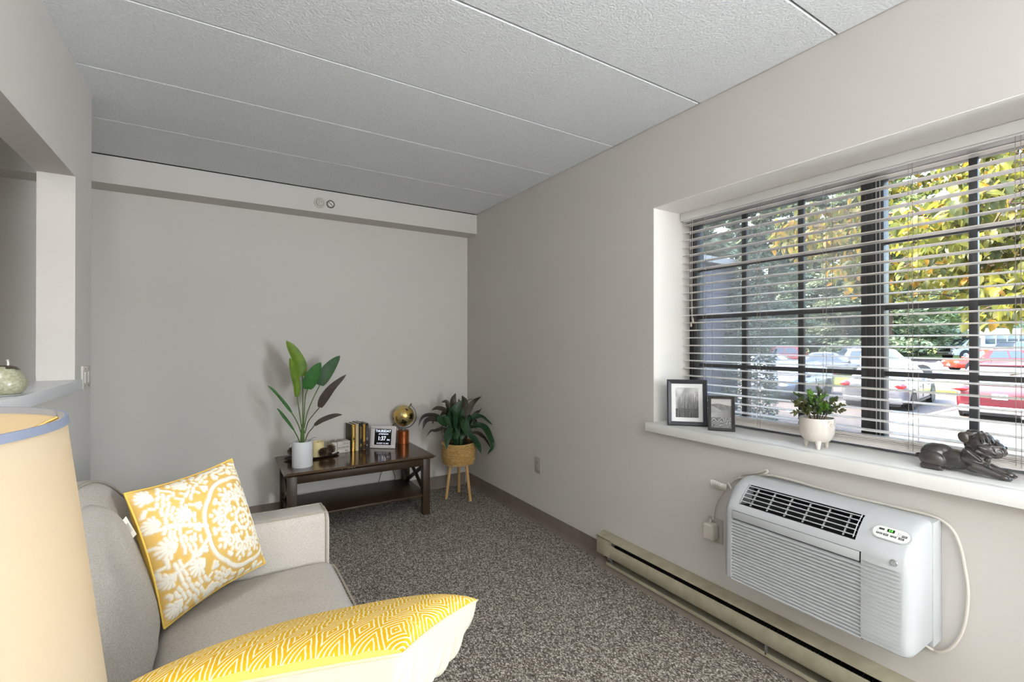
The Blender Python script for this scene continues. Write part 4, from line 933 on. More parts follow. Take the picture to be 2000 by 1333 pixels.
# back frame with camel outline
def ztop(y):
    c = (SY0+SY1)/2; a = abs(y-c)/((SY1-SY0)/2)
    return .632+.288*max(0, 1-a**3.6)**.62
NB = 48
rings = []
for i in range(NB+1):
    y = (SY0+SY1)/2-((SY1-SY0)/2-.004)*math.cos(PI*i/NB); zt = ztop(y)
    xf = lambda z: -.165-.150*max(0, (z-.45))/.45        # front surface leans back
    xr = lambda z: SX0+.04-.03*max(0, z-.3)/.6
    ring = [Vector((xf(.40), y, .13)), Vector((xf(.45), y, .45)), Vector((xf((zt+.45)/2), y, (zt+.45)/2)), Vector((xf(zt-.03), y, zt-.03)), Vector((xf(zt)-.006, y, zt-.010)), Vector((xf(zt)-.022, y, zt)),
            Vector(((xf(zt)+xr(zt))/2-.01, y, zt+.001)), Vector((xr(zt)+.02, y, zt-.003)), Vector((xr(zt), y, zt-.018)), Vector((xr((zt+.3)/2), y, (zt+.3)/2)), Vector((xr(.13), y, .13))]
    rings.append(ring)
part('back_frame', MB().loft(rings), linen, t, angle=60)
yy_ = [(SY0+SY1)/2-((SY1-SY0)/2-.006)*math.cos(PI*i/60) for i in range(61)]
part('piping', MB().tube([Vector((-.165-.150*(ztop(y)-.45)/.45-.004, y, ztop(y)-.006)) for y in yy_], .0038, 8), pipe_m, t)
# loose-fitting back cushion
bY0, bY1 = .86, 1.875
def backc(side):
    def fn(u, v):
        U = 2*u-1; Vv = 2*v-1
        sq = lambda t_, k: math.copysign(abs(t_)**k, t_)
        yy2 = (bY0+bY1)/2+(bY1-bY0)/2*U
        hh2 = ztop(yy2)-.04
        round_ = 1-.30*max(0, (abs(U)-.45)/.55)**2.2
        zb, zt_ = .445, .45+(hh2-.45)*(.40+.60*round_)*.985
        yy2 -= .035*U*abs(U)**3*max(0, Vv)**2+.01*math.copysign(1, U)*0
        z = zb+(zt_-zb)*v
        f = (max(0, 1-abs(U)**5)*max(0, 1-abs(Vv)**4.5))**.42
        x = -.165-.150*(z-.45)/.45-.004+(side*.044*f if side > 0 else -.002)
        if side > 0: x += .006*noise.noise(Vector((yy2*6, z*7, 3)))*f+.003*noise.noise(Vector((yy2*18, z*14, 7)))*f
        return Vector((x, yy2, z))
    return fn
mbx = MB(); mbx.grid(backc(1), 56, 36)
part('back_cushion', mbx, linen, t, angle=180, recalc=False)
for x, y in ((SX0+.09, SY0+.07), (SX0+.09, SY1-.07), (SX1-.07, SY0+.07), (SX1-.07, SY1-.07)):
    part('foot', MB().tube([(x, y, 0), (x, y, .132)], [.018, .027], 16), woodd, t)

# ------------------------------------------------------------------ scatter cushions
def lerp2(c00, c10, c11, c01, u, v): return c00*((1-u)*(1-v))+c10*(u*(1-v))+c11*(u*v)+c01*((1-u)*v)
def pillow_pt(cs, U, V_, side, th, k=.07, ex=2.4, pw=.6, crease=0):
    x = U*(1-k*(1-V_*V_)*abs(U)**2); y = V_*(1-k*(1-U*U)*abs(V_)**2)
    p_ = lerp2(*cs, (x+1)/2, (y+1)/2)
    n_2 = (cs[1]-cs[0]).cross(cs[3]-cs[0]).normalized()
    b2 = (max(0, 1-abs(U)**ex)*max(0, 1-abs(V_)**ex))**pw
    return p_+n_2*(side*th*b2)
def uvs(n, pw=1): return [(-math.cos(PI*i/n)*.35+(2*i/n-1)*.65) for i in range(n+1)]
def pillow_face(name, cs, side, th, mat, parent, n=60, uv=False, disp=None, colfn=None, wrinkle=0, **kw):
    g = uvs(n); vs = []; nn2 = (cs[1]-cs[0]).cross(cs[3]-cs[0]).normalized()
    for j in range(n+1):
        for i in range(n+1):
            p_ = pillow_pt(cs, g[i], g[j], side, th, **kw)
            if disp is not None: p_ = p_+nn2*(side*disp[j, i])
            if wrinkle:
                e = 1-min(1, (1-max(abs(g[i]), abs(g[j])))*4)
                a = math.atan2(g[j], g[i]); s_ = g[j] if abs(g[i]) > abs(g[j]) else g[i]
                p_ = p_+nn2*(side*wrinkle*(e*(1-e)*4)*(math.sin(s_*23)+.6*math.sin(s_*41+1)))
            vs.append(p_)
    fs = []
    for j in range(n):
        for i in range(n):
            a = j*(n+1)+i; q = (a, a+1, a+n+2, a+n+1); fs.append(q if side > 0 else q[::-1])
    mbp = MB(); mbp.v = vs; mbp.f = fs
    o = part(name, mbp, mat, parent, angle=180, recalc=False)
    me = o.data
    if uv:
        ul = me.uv_layers.new(name='UVMap'); co = [((g[k % (n+1)]+1)/2, (g[k//(n+1)]+1)/2) for k in range((n+1)**2)]
        for l in me.loops: ul.data[l.index].uv = co[l.vertex_index]
    if colfn is not None:
        ca = me.color_attributes.new('Col', 'FLOAT_COLOR', 'POINT'); ca.data.foreach_set('color', colfn.reshape(-1).astype(np.float32))
    return o
def seam(cs, k=.07, n=30, off=0):
    pts = []
    for s in range(4):
        for i in range(n):
            f = -1+2*i/n; U, V_ = ((f, -1), (1, f), (-f, 1), (-1, -f))[s]; pts.append(pillow_pt(cs, U, V_, 1, 0, k=k))
    pts.append(pts[0]); return pts
# --- cushion 1: white tufted medallion on yellow
C_BL, C_BR, C_TR, C_TL = Vector((-.138, 1.700, .463)), Vector((.140, 1.935, .490)), Vector((.036, 2.02, .868)), Vector((-.247, 1.83, .840))
csA = (C_BL, C_BR, C_TR, C_TL)
# pattern field: distances to strokes drawn in the unit square
n = 330; g = np.array(uvs(n)); GU, GV = np.meshgrid(g, g)
fld = np.full(GU.shape, 9.0)
def stroke(pts, w):
    global fld
    pts = np.array(pts, float)
    for a_, b_ in zip(pts[:-1], pts[1:]):
        lo = np.minimum(a_, b_)-w-.04; hi = np.maximum(a_, b_)+w+.04
        iu = np.where((g >= lo[0]) & (g <= hi[0]))[0]; iv = np.where((g >= lo[1]) & (g <= hi[1]))[0]
        if len(iu) == 0 or len(iv) == 0: continue
        sl2 = (slice(iv[0], iv[-1]+1), slice(iu[0], iu[-1]+1)); U = GU[sl2]; V_ = GV[sl2]
        d = b_-a_; L2 = max(1e-9, d@d); t_ = np.clip(((U-a_[0])*d[0]+(V_-a_[1])*d[1])/L2, 0, 1)
        ds = np.hypot(U-a_[0]-t_*d[0], V_-a_[1]-t_*d[1])-w
        fld[sl2] = np.minimum(fld[sl2], ds)
mcx, mcy = .50, -.06
def pol(r_, a): return (mcx+r_*math.cos(a), mcy+r_*math.sin(a))
stroke([pol(.165+.012*math.cos(4*a*2), a) for a in np.linspace(0, 2*PI, 33)], .024)
for k in range(4): stroke([pol(.06, PI/4+k*PI/2)]*2, .030)
for k in range(12): stroke([pol(.245, k*PI/6), pol(.255, k*PI/6)], .022)
for k in range(8):
    a = k*PI/4
    stroke([pol(.31, a), pol(.38, a)], .030); stroke([pol(.34, a-.16), pol(.36, a+.16)], .020)
    for s in (-1, 1):
        ac = a+s*.22; rc = .47
        cx_, cy_ = pol(rc, ac)
        stroke([(cx_+.085*(1-.11*j)*math.cos(a+PI+s*j*.75), cy_+.085*(1-.11*j)*math.sin(a+PI+s*j*.75)) for j in range(8)], .019)
        stroke([pol(.52, a+s*.36), pol(.60, a+s*.26)], .022); stroke([pol(.40, a+s*.34), pol(.44, a+s*.40)], .018)
    stroke([pol(.62, a-.05), pol(.62, a+.05)], .026); stroke([pol(.52, a), pol(.55, a)], .022)
    stroke([pol(.45, a+PI/8), pol(.50, a+PI/8)], .018); stroke([pol(.64, a+PI/8), pol(.66, a+PI/8)], .022)
stroke([pol(.735+.030*abs(math.sin(4*a)), a) for a in np.linspace(0, 2*PI, 97)], .025)
for k in range(16):
    a = (k+.5)*PI/8
    stroke([pol(.86, a-.05), pol(.93, a)], .020); stroke([pol(.86, a+.05), pol(.93, a)], .020); stroke([pol(.84, a), pol(.85, a)], .018)
def flower(cx_, cy_, s, rot):
    for j in range(7):
        a = rot+(j-3)*.46
        stroke([(cx_+s*.35*math.cos(a), cy_+s*.35*math.sin(a)), (cx_+s*math.cos(a), cy_+s*math.sin(a))], s*.11)
    stroke([(cx_-s*.1*math.cos(rot), cy_-s*.1*math.sin(rot))]*2, s*.22)
    for sg2 in (-1, 1): stroke([(cx_-s*.5*math.cos(rot), cy_-s*.5*math.sin(rot)), (cx_+s*.5*math.cos(rot+sg2*1.9), cy_+s*.5*math.sin(rot+sg2*1.9))], s*.13)
for (x, y, s, r_) in ((-.46, .36, .15, 2.6), (-.48, -.42, .15, -2.7), (-.82, .82, .13, 2.4), (-.84, -.82, .13, -2.4), (-.80, .0, .15, PI), (-.28, .84, .12, 1.7), (-.30, -.86, .12, -1.7), (-.88, .40, .11, 2.8), (-.88, -.42, .11, -2.8)): flower(x, y, s, r_)
rn = np.random.default_rng(4)
def leafs(x, y, r_, s): stroke([(x-s*math.cos(r_), y-s*math.sin(r_)), (x+s*math.cos(r_), y+s*math.sin(r_))], s*.42)
for rad_ in np.arange(.87, 2.3, .066):
    a = rn.uniform(0, .2)
    while a < 2*PI:
        ln_ = rn.uniform(.05, .13)/rad_; pts2 = [pol(rad_+rn.uniform(-.012, .012)+.02*math.sin(a*9), a+ln_*f) for f in (0, .5, 1)]
        ok = all(abs(p_[0]) < 1.0 and abs(p_[1]) < 1.0 for p_ in pts2)
        if ok:
            ix = [min(n, np.searchsorted(g, p_[0])) for p_ in pts2]; iy = [min(n, np.searchsorted(g, p_[1])) for p_ in pts2]
            if min(fld[q2, q1] for q1, q2 in zip(ix, iy)) > .014:
                if rn.random() < .25: leafs(pts2[1][0], pts2[1][1], a, .030)
                else: stroke(pts2, .0165)
        a += ln_+rn.uniform(.040, .062)/rad_
for yy in (.22, -.28): stroke([(-.97, yy*1.5), (-.62, yy*1.15), (-.40, yy*.75), (-.22, yy*.3)], .018)
mask = 1/(1+np.exp((fld-.0095)/.0055))
nz = rn.random(mask.shape); mask2 = np.clip(mask+(nz-.5)*.25*(mask > .05)*(mask < .95), 0, 1)
yel = np.array([lin(214), lin(176), lin(98)]); wht = np.array([lin(236), lin(232), lin(220)])
colA = np.ones(mask.shape+(4,)); shade = (1+.10*(nz-.5))[..., None]
colA[..., :3] = (yel*(1-mask2[..., None])+wht*mask2[..., None])*shade
t = thing('cushion', 'square yellow cushion with a raised white medallion pattern in the far sofa corner', 'cushion', (C_BL+C_BR)/2)
pillow_face('front_face', csA, 1, .092, attr_mat('tufted', .9, (350, .3, .001), spec=.1), t, n=n, disp=.0042*mask, colfn=colA, k=.07)
ycloth = M('yellow_cotton', (222, 186, 98), .85, bump=(300, .3, .001), spec=.1)
pillow_face('back_face', csA, -1, .110, ycloth, t, n=44, wrinkle=.002, pw=.5)
part('piping', MB().tube(seam(csA), .0034, 8, caps=False), M('yellow_piping', (226, 188, 84), .8), t, angle=180)
q0 = pillow_pt(csA, -1, .42, 1, 0); 
tdx = (at(228, 1026, 1, q0.y)-at(262, 1044, 1, q0.y))
k_ = [at(x, y, 1, q0.y-.005) for x, y in ((246, 1009), (267, 1044), (254, 1058), (229, 1028))]
tgm = M('tag_fabric', (216, 210, 200), .8)
part('care_tag', MB().add(k_+[v+Vector((0, .0012, 0)) for v in k_], [(0, 1, 2, 3), (7, 6, 5, 4), (0, 4, 5, 1), (1, 5, 6, 2), (2, 6, 7, 3), (3, 7, 4, 0)]), tgm, t, smooth=False)
pm_ = M('print_brown', (120, 114, 106), .8)
for j in range(8):
    f = .12+j*.075; a_ = k_[0].lerp(k_[1], .22+f*.75); b_ = k_[3].lerp(k_[2], .22+f*.75)
    part('print_line', MB().tube([a_.lerp(b_, .15)+Vector((0, -.0006, 0)), a_.lerp(b_, .88-.1*(j % 3))+Vector((0, -.0006, 0))], .0006, 4), pm_, t)

# --- cushion 2: woven diamond pattern, lying over the near arm
def dm_pattern():
    m = bpy.data.materials.new('diamond_weave'); m.use_nodes = True; N = m.node_tree.nodes; L = m.node_tree.links; b = N['Principled BSDF']
    b.inputs['Roughness'].default_value = .9; b.inputs['Specular IOR Level'].default_value = .1
    def mt(op, a, b_=None, c=None):
        x = N.new('ShaderNodeMath'); x.operation = op
        for i, s in enumerate((a, b_, c)):
            if s is None: continue
            if isinstance(s, (int, float)): x.inputs[i].default_value = s
            else: L.new(s, x.inputs[i])
        return x.outputs[0]
    uv = N.new('ShaderNodeUVMap'); uv.uv_map = 'UVMap'; sp = N.new('ShaderNodeSeparateXYZ'); L.new(uv.outputs[0], sp.inputs[0])
    nz_ = N.new('ShaderNodeTexNoise'); nz_.inputs['Scale'].default_value = 22; L.new(uv.outputs[0], nz_.inputs['Vector'])
    jit = mt('MULTIPLY', mt('SUBTRACT', nz_.outputs['Fac'], .5), .010)
    U = mt('ADD', sp.outputs[0], jit); V_ = mt('ADD', sp.outputs[1], jit)
    NBD = 4.0; ND = 9.0
    bv = mt('MULTIPLY', V_, NBD); fv = mt('FRACT', bv); band = mt('FLOOR', bv)
    y = mt('MULTIPLY', mt('ABSOLUTE', mt('SUBTRACT', fv, .5)), 2)            # 0 centre .. 1 band edge
    bu = mt('ADD', mt('MULTIPLY', U, ND), mt('MULTIPLY', band, .5)); fu = mt('FRACT', bu)
    x = mt('MULTIPLY', mt('ABSOLUTE', mt('SUBTRACT', fu, .5)), 2)
    s = mt('ADD', mt('MULTIPLY', x, 1.0), mt('MULTIPLY', y, .95))          # 0..2
    st_ = mt('FRACT', mt('ADD', mt('MULTIPLY', s, 3.2), .12))
    ln = mt('LESS_THAN', st_, .34)
    # pale ribs between the bands
    rib = mt('GREATER_THAN', y, .95)
    white = ln
    tone = N.new('ShaderNodeMix'); tone.data_type = 'RGBA'; tone.inputs[6].default_value = rgb(222, 172, 34); tone.inputs[7].default_value = rgb(243, 232, 190)
    L.new(white, tone.inputs[0])
    t2 = N.new('ShaderNodeMix'); t2.data_type = 'RGBA'; L.new(rib, t2.inputs[0]); L.new(tone.outputs[2], t2.inputs[6]); t2.inputs[7].default_value = rgb(238, 202, 104)
    n3 = N.new('ShaderNodeTexNoise'); n3.inputs['Scale'].default_value = 260; L.new(uv.outputs[0], n3.inputs['Vector'])
    t3 = N.new('ShaderNodeMix'); t3.data_type = 'RGBA'; t3.blend_type = 'MULTIPLY'; t3.inputs[0].default_value = .35
    L.new(t2.outputs[2], t3.inputs[6]); L.new(n3.outputs['Color'], t3.inputs[7])
    g3 = N.new('ShaderNodeRGBCurve') if False else None
    L.new(t2.outputs[2], b.inputs['Base Color'])
    hgt = mt('ADD', mt('MULTIPLY', white, -.7), mt('MULTIPLY', n3.outputs['Fac'], .9))
    bp = N.new('ShaderNodeBump'); bp.inputs['Strength'].default_value = .6; bp.inputs['Distance'].default_value = .0018
    L.new(hgt, bp.inputs['Height']); L.new(bp.outputs[0], b.inputs['Normal'])
    return m
A_, B_, D_, C_ = Vector((.235, .690, .828)), Vector((.545, 1.037, .658)), Vector((-.189, .961, .728)), Vector((.129, 1.334, .542))
csB = (D_, A_, B_, C_)
t = thing('cushion', 'large cushion with woven yellow diamond pattern and plain pale back, nearest the camera', 'cushion', Vector((.18, 1.0, .60)))
pillow_face('front_face', csB, 1, .052, dm_pattern(), t, n=110, uv=True, ex=3.2, pw=.42)
pillow_face('back_face', csB, -1, .135, M('pale_cotton', (196, 191, 176), .8, bump=(220, .2, .001), spec=.1), t, n=90, wrinkle=.0075, ex=3.2, pw=.42)
part('seam', MB().tube(seam(csB), .0025, 8, caps=False), M('seam_cream', (232, 220, 170), .8), t, angle=180)

# ------------------------------------------------------------------ table lamp and side table
lc = Vector((-.262, .527, 0)); lzt = 1.2355; lzb = .935; rt_, rb2 = .150, .184
t = thing('side_table', 'small round dark wooden side table under the lamp', 'side table', lc)
part('top', MB().lathe([(.145, .575), (.155, .580), (.155, .595), (.150, .600), (.001, .600)], lc, 40), wood, t, angle=40)
part('top_underside', MB().lathe([(.001, .574), (.14, .574)], lc, 30, caps=False), woodd, t)
for k in range(3):
    a = k*2*PI/3+.5; part('leg', MB().tube([lc+Vector((.12*math.cos(a), .12*math.sin(a), 0)), lc+Vector((.11*math.cos(a), .11*math.sin(a), .576))], [.012, .016], 12), woodd, t)
t = lamp = thing('table_lamp', 'lit table lamp with a large cream drum shade at the left edge', 'lamp', lc+Vector((0, 0, .600)))
part('base', MB().lathe([(.075, .600), (.078, .606), (.06, .618), (.03, .64), (.055, .70), (.07, .76), (.055, .83), (.02, .875), (.012, .89), (.012, .93)], lc, 36), M('ceramic_grey', (150, 150, 150), .3), t)
shm = bpy.data.materials.new('lamp_shade'); shm.use_nodes = True; N = shm.node_tree.nodes; L = shm.node_tree.links; b = N['Principled BSDF']
b.inputs['Base Color'].default_value = rgb(150, 142, 126); b.inputs['Roughness'].default_value = .9; b.inputs['Specular IOR Level'].default_value = .1
tr = N.new('ShaderNodeBsdfTranslucent'); tr.inputs[0].default_value = rgb(255, 222, 165); mx = N.new('ShaderNodeMixShader'); mx.inputs[0].default_value = .095
tcs = N.new('ShaderNodeTexCoord'); ns = N.new('ShaderNodeTexNoise'); ns.inputs['Scale'].default_value = 420; L.new(tcs.outputs['Object'], ns.inputs['Vector'])
bps = N.new('ShaderNodeBump'); bps.inputs['Strength'].default_value = .1; bps.inputs['Distance'].default_value = .001; L.new(ns.outputs['Fac'], bps.inputs['Height']); L.new(bps.outputs[0], b.inputs['Normal'])
L.new(b.outputs[0], mx.inputs[1]); L.new(tr.outputs[0], mx.inputs[2]); L.new(mx.outputs[0], N['Material Output'].inputs[0])
mbx = MB(); n = 96
rings = [[lc+Vector((r_*math.cos(2*PI*k/n), r_*math.sin(2*PI*k/n), z)) for k in range(n)] for r_, z in ((rt_, lzt), ((rt_+rb2)/2, (lzt+lzb)/2), (rb2, lzb))]
mbx.loft(rings, caps=False); part('shade', mbx, shm, t, angle=180)
tape = M('shade_trim', (106, 112, 128), .8)
def band(r0, z0, r1, z1, off): return MB().loft([[lc+Vector(((r_+off_)*math.cos(2*PI*k/n), (r_+off_)*math.sin(2*PI*k/n), z)) for k in range(n)] for r_, z, off_ in ((r0, z0, off), (r1, z1, off), (r1, z1, -off), (r0, z0, -off), (r0, z0, off))], caps=False)
part('trim_tape', band(rt_, lzt+.001, rt_+.0012, lzt-.0055, .0012), tape, t, angle=40); part('trim_tape', band(rb2-.0012, lzb+.011, rb2, lzb-.001, .0012), tape, t, angle=40)
brass = M('spider_brass', (170, 140, 80), .35, metal=.8)
for k in range(3):
    a = R(28)+k*2*PI/3
    part('spider_arm', MB().tube([lc+Vector((0, 0, lzt-.022)), lc+Vector((rt_*.80*math.cos(a), rt_*.80*math.sin(a), lzt-.020)), lc+Vector((rt_*math.cos(a), rt_*math.sin(a), lzt-.006))], .0016, 6), brass, t)
part('spider_ring', MB().tube([lc+Vector((.012*math.cos(2*PI*k/16), .012*math.sin(2*PI*k/16), lzt-.022)) for k in range(17)], .002, 6), brass, t)
part('harp', MB().tube(catmull([lc+Vector((.008, 0, .93)), lc+Vector((.055, 0, 1.02)), lc+Vector((.05, 0, 1.14)), lc+Vector((0, 0, lzt-.024)), lc+Vector((-.05, 0, 1.14)), lc+Vector((-.055, 0, 1.02)), lc+Vector((-.008, 0, .93))], 5), .0018, 6), brass, t)
bulb = part('bulb', MB().lathe([(.012, .93), (.013, .96), (.028, 1.0), (.031, 1.03), (.024, 1.06), (.001, 1.072)], lc, 24), M('bulb_glow', (255, 240, 210), .5, emit=((255, 226, 170), 1.6)), t)
pl = bpy.data.lights.new('bulb_light', 'POINT'); pl.energy = 1.8; pl.color = (1, .80, .52); pl.shadow_soft_size = .034
po = bpy.data.objects.new('bulb_light', pl); COL.objects.link(po); po.location = lc+Vector((0, 0, 1.115))

# ------------------------------------------------------------------ stoneware pear on the counter
vc = Vector((-.545, 2.00, 1.145))
vc = at(12, 773, 2, 1.145); sc_ = .049
t = thing('ceramic_pear', 'speckled grey-green ceramic pear-shaped jar with a small lid stem on the counter', 'ornament', vc)
cerm = M('speckled_glaze', (176, 176, 152), .3, var=(180, (120, 116, 92), .32), coat=.3)
vp = [(.030, .003), (.050, .006), (.066, .022), (.074, .040), (.070, .058), (.056, .084), (.042, .104), (.030, .112), (.02, .116), (.001, .117)]
vp = [(r_*.62, z_*.74) for r_, z_ in vp]
part('body', MB().lathe(vp, vc, 36), cerm, t, angle=60)
part('saucer', MB().lathe([(.03, .0), (.040, .001), (.047, .003), (.044, .004), (.03, .0022), (.001, .0022)], vc, 36), M('saucer_white', (220, 222, 222), .3), t)
dglz = M('dark_glaze', (70, 62, 54), .25, coat=.4)
part('leaf_drip', MB().lathe([(.0275, .0765), (.0195, .0842), (.0125, .0876), (.001, .0883)], vc, 30, fn=lambda r_, z, a: (r_*(1+.18*math.cos(2*a+.6))*math.cos(a), r_*(1+.18*math.cos(2*a+.6))*math.sin(a), z-(.0025*math.cos(3*a) if r_ > .025 else 0))), dglz, t, angle=60)
part('stem', MB().tube([vc+Vector((.003, 0, .0865)), vc+Vector((.004, 0, .093)), vc+Vector((.003, 0, .101)), vc+Vector((.002, 0, .104))], [.0036, .0028, .003, .0044], 10), M('stem_silver', (200, 196, 190), .3, metal=.4), t)

# ------------------------------------------------------------------ picture frames on the sill
def picture(nx, ny, fn):
    return fn
def picframe(label, L0, R0, h, border, mat_w, fcol, imgfn, leanr, _u0=0, nimg=(110, 150)):
    xdv = (R0-L0); w = xdv.length; ang = math.atan2(xdv.y, xdv.x); c = (L0+R0)/2
    t = thing('picture_frame', label, 'picture frame', c, (0, 0, ang))
    fm = M('frame_'+str(fcol[0]), fcol, .35, bump=(120, .15, .001))
    cu2 = Vector((0, math.sin(leanr), math.cos(leanr))); cn2 = Vector((0, -math.cos(leanr), math.sin(leanr)))
    P2 = lambda x, y, z: Vector((x, .004, .0))+cu2*y+cn2*z
    # mitred moulding, four pieces
    o = [(-w/2, 0), (w/2, 0), (w/2, h), (-w/2, h)]; bb = border
    i_ = [(-w/2+bb, bb), (w/2-bb, bb), (w/2-bb, h-bb), (-w/2+bb, h-bb)]
    for k in range(4):
        k2 = (k+1) % 4; mb_ = MB()
        pro = [(0, -.012), (0, .004), (.25, .0075), (.75, .003), (1, .001), (1, -.012)]
        rings = []
        for kk in (k, k2): rings.append([P2(o[kk][0]+(i_[kk][0]-o[kk][0])*f, o[kk][1]+(i_[kk][1]-o[kk][1])*f, z) for f, z in pro])
        mb_.loft(rings); part('moulding', mb_, fm, t, local=True, angle=25)
    part('back_board', MB().add([P2(x, y, z) for z in (-.012, -.008) for x, y in ((-w/2+bb*.6, bb*.6), (w/2-bb*.6, bb*.6), (w/2-bb*.6, h-bb*.6), (-w/2+bb*.6, h-bb*.6))], [(0, 3, 2, 1), (4, 5, 6, 7), (0, 1, 5, 4), (1, 2, 6, 5), (2, 3, 7, 6), (3, 0, 4, 7)]), black_metal, t, local=True, smooth=False)
    x0, x1, y0, y1 = -w/2+bb, w/2-bb, bb, h-bb
    if mat_w:
        a0, a1, b0, b1 = x0+mat_w[0], x1-mat_w[0], y0+mat_w[1], y1-mat_w[1]
        mm = MB()
        for (p0, p1, q0, q1) in ((x0, x1, y0, b0), (x0, x1, b1, y1), (x0, a0, b0, b1), (a1, x1, b0, b1)):
            mm.add([P2(p0, q0, -.004), P2(p1, q0, -.004), P2(p1, q1, -.004), P2(p0, q1, -.004), P2(p0, q0, -.007), P2(p1, q0, -.007), P2(p1, q1, -.007), P2(p0, q1, -.007)], [(0, 1, 2, 3), (7, 6, 5, 4), (0, 4, 5, 1), (1, 5, 6, 2), (2, 6, 7, 3), (3, 7, 4, 0)])
        part('mat_board', mm, M('mat_white', (232, 232, 232), .7), t, local=True, smooth=False)
        x0, x1, y0, y1 = a0, a1, b0, b1
    nx, ny = nimg; mb_ = MB().grid(lambda u, v: P2(x0+(x1-x0)*u, y0+(y1-y0)*v, -.0055), nx, ny)
    m_ = MATS.get('print_photo') or attr_mat('print_photo', .5); MATS['print_photo'] = m_
    o_ = part('photograph', mb_, m_, t, local=True, angle=180, recalc=False)
    u, v = np.meshgrid(np.linspace(0, 1, nx+1), np.linspace(0, 1, ny+1)); gcol = imgfn(u, v); ca = np.ones(gcol.shape+(4,)); lingc = np.where(gcol <= .04045, gcol/12.92, ((gcol+.055)/1.055)**2.4)
    ca[..., :3] = lingc[..., None]*np.array([1, .99, .97]); at_ = o_.data.color_attributes.new('Col', 'FLOAT_COLOR', 'POINT'); at_.data.foreach_set('color', ca.reshape(-1).astype(np.float32))
    part('easel_leg', MB().add([P2(-.02, h*.7, -.012), P2(.02, h*.7, -.012), Vector((.02, h*.38, .001)), Vector((-.02, h*.38, .001)), P2(-.02, h*.7, -.015), P2(.02, h*.7, -.015), Vector((.02, h*.38+.004, .001)), Vector((-.02, h*.38+.004, .001))], [(0, 1, 2, 3), (7, 6, 5, 4), (0, 4, 5, 1), (1, 5, 6, 2), (2, 6, 7, 3), (3, 7, 4, 0)]), black_metal, t, local=True, smooth=False)
    return t
def vnoise(u, v, f, seed):
    rg = np.random.default_rng(seed); gr = rg.random((64, 64)); x = (u*f) % 62; y = (v*f) % 62; i = x.astype(int); j = y.astype(int); a = x-i; b3 = y-j; a = a*a*(3-2*a); b3 = b3*b3*(3-2*b3)
    return (gr[j, i]*(1-a)+gr[j, i+1]*a)*(1-b3)+(gr[j+1, i]*(1-a)+gr[j+1, i+1]*a)*b3
def forest(u, v):
    fog = .55+.3*vnoise(u+.2*v, v, 3, 1)+.15*vnoise(u, v, 8, 2); out = fog*(.75+.25*v); rg = np.random.default_rng(3)
    for layer in range(5):
        dk = .52-.085*layer; top = .86-.16*layer
        for k in range(13):
            cx_ = rg.uniform(0, 1); hh3 = (top+rg.uniform(-.10, .12)+(.18*(cx_-.4) if layer < 3 else 0)); wd = rg.uniform(.045, .075)
            prof_ = np.clip((hh3-v)/.42, 0, 1)*wd*(.65+.35*np.sin((hh3-v)*95))
            m2 = (np.abs(u-cx_) < prof_) & (v < hh3); out = np.where(m2, dk+.10*vnoise(u, v, 50, k)-.03, out)
    out = np.where((v < .30) & (out > .45), .28, out); mist = np.clip(vnoise(u*1.4-v*.5, v*1.5+.3, 4, 9)*1.5-.62, 0, .6)*np.clip((v-.35)*3, 0, 1)
    return np.clip(out*(1-mist)+.82*mist, .06, .95)
def dunes(u, v):
    sky_ = .74+.08*(1-v); hz = .80+.03*np.sin(u*5)
    out = np.where(v > hz, sky_, .40+.1*vnoise(u, v, 12, 4)); r1 = .62+.25*(u < .0)
    rid = .76-.38*u**1.2
    out = np.where(v < rid, .62+.10*(v-rid)/.4, np.where(v < hz-.05*0, out, out)); d2_ = .36+.32*(1-u)**1.5+.05*np.sin(u*6)
    out = np.where((v < .50+.16*u) & (v > .28), .42+.22*(1-u)+.05*vnoise(u, v, 30, 7), out)
    rp_ = .5+.5*np.sin((v*75*(1.35-v))+3.2*np.sin(u*17+v*9)+2*vnoise(u, v, 9, 8)*4); out = np.where(v < .36, .34+.40*rp_*(.6+.4*v), out)
    return np.clip(out, .08, .92)
z88 = .8805
L1, R1 = Vector((1.925, 1.600, z88)), Vector((2.060, 1.464, z88))
picframe('larger black picture frame with white mat around a misty forest photograph', L1, R1, .232, .021, (.020, .020), (52, 54, 58), forest, R(5), 0)
L2, R2 = Vector((1.979, 1.405, z88)), Vector((2.052, 1.313, z88))
picframe('smaller dark picture frame holding a desert dune photograph, in front of the larger frame', L2, R2, .165, .014, None, (58, 56, 54), dunes, R(5), 0)

# ------------------------------------------------------------------ little planter on the sill
pc_ = Vector((2.022, .945, z88))
t = thing('potted_plant', 'small leafy plant in a footed off-white pot on the window sill', 'plant', pc_)
potm = M('glazed_white', (214, 206, 198), .22, coat=.4)
pp_ = [(.001, .022), (.026, .023), (.044, .031), (.055, .046), (.0605, .066), (.0615, .090), (.0605, .118), (.0595, .121), (.0575, .121), (.0565, .116), (.056, .09)]
part('pot', MB().lathe(pp_, pc_, 44), potm, t, angle=50)
for k in range(3):
    a = R(212)+k*2*PI/3
    part('foot', MB().tube([pc_+Vector((.036*math.cos(a), .036*math.sin(a), .034)), pc_+Vector((.041*math.cos(a), .041*math.sin(a), .0))], [.0125, .0065], 14), potm, t)
part('soil', MB().lathe([(.056, .108), (.001, .112)], pc_, 24), M('soil_dark', (34, 28, 22), .95), t)
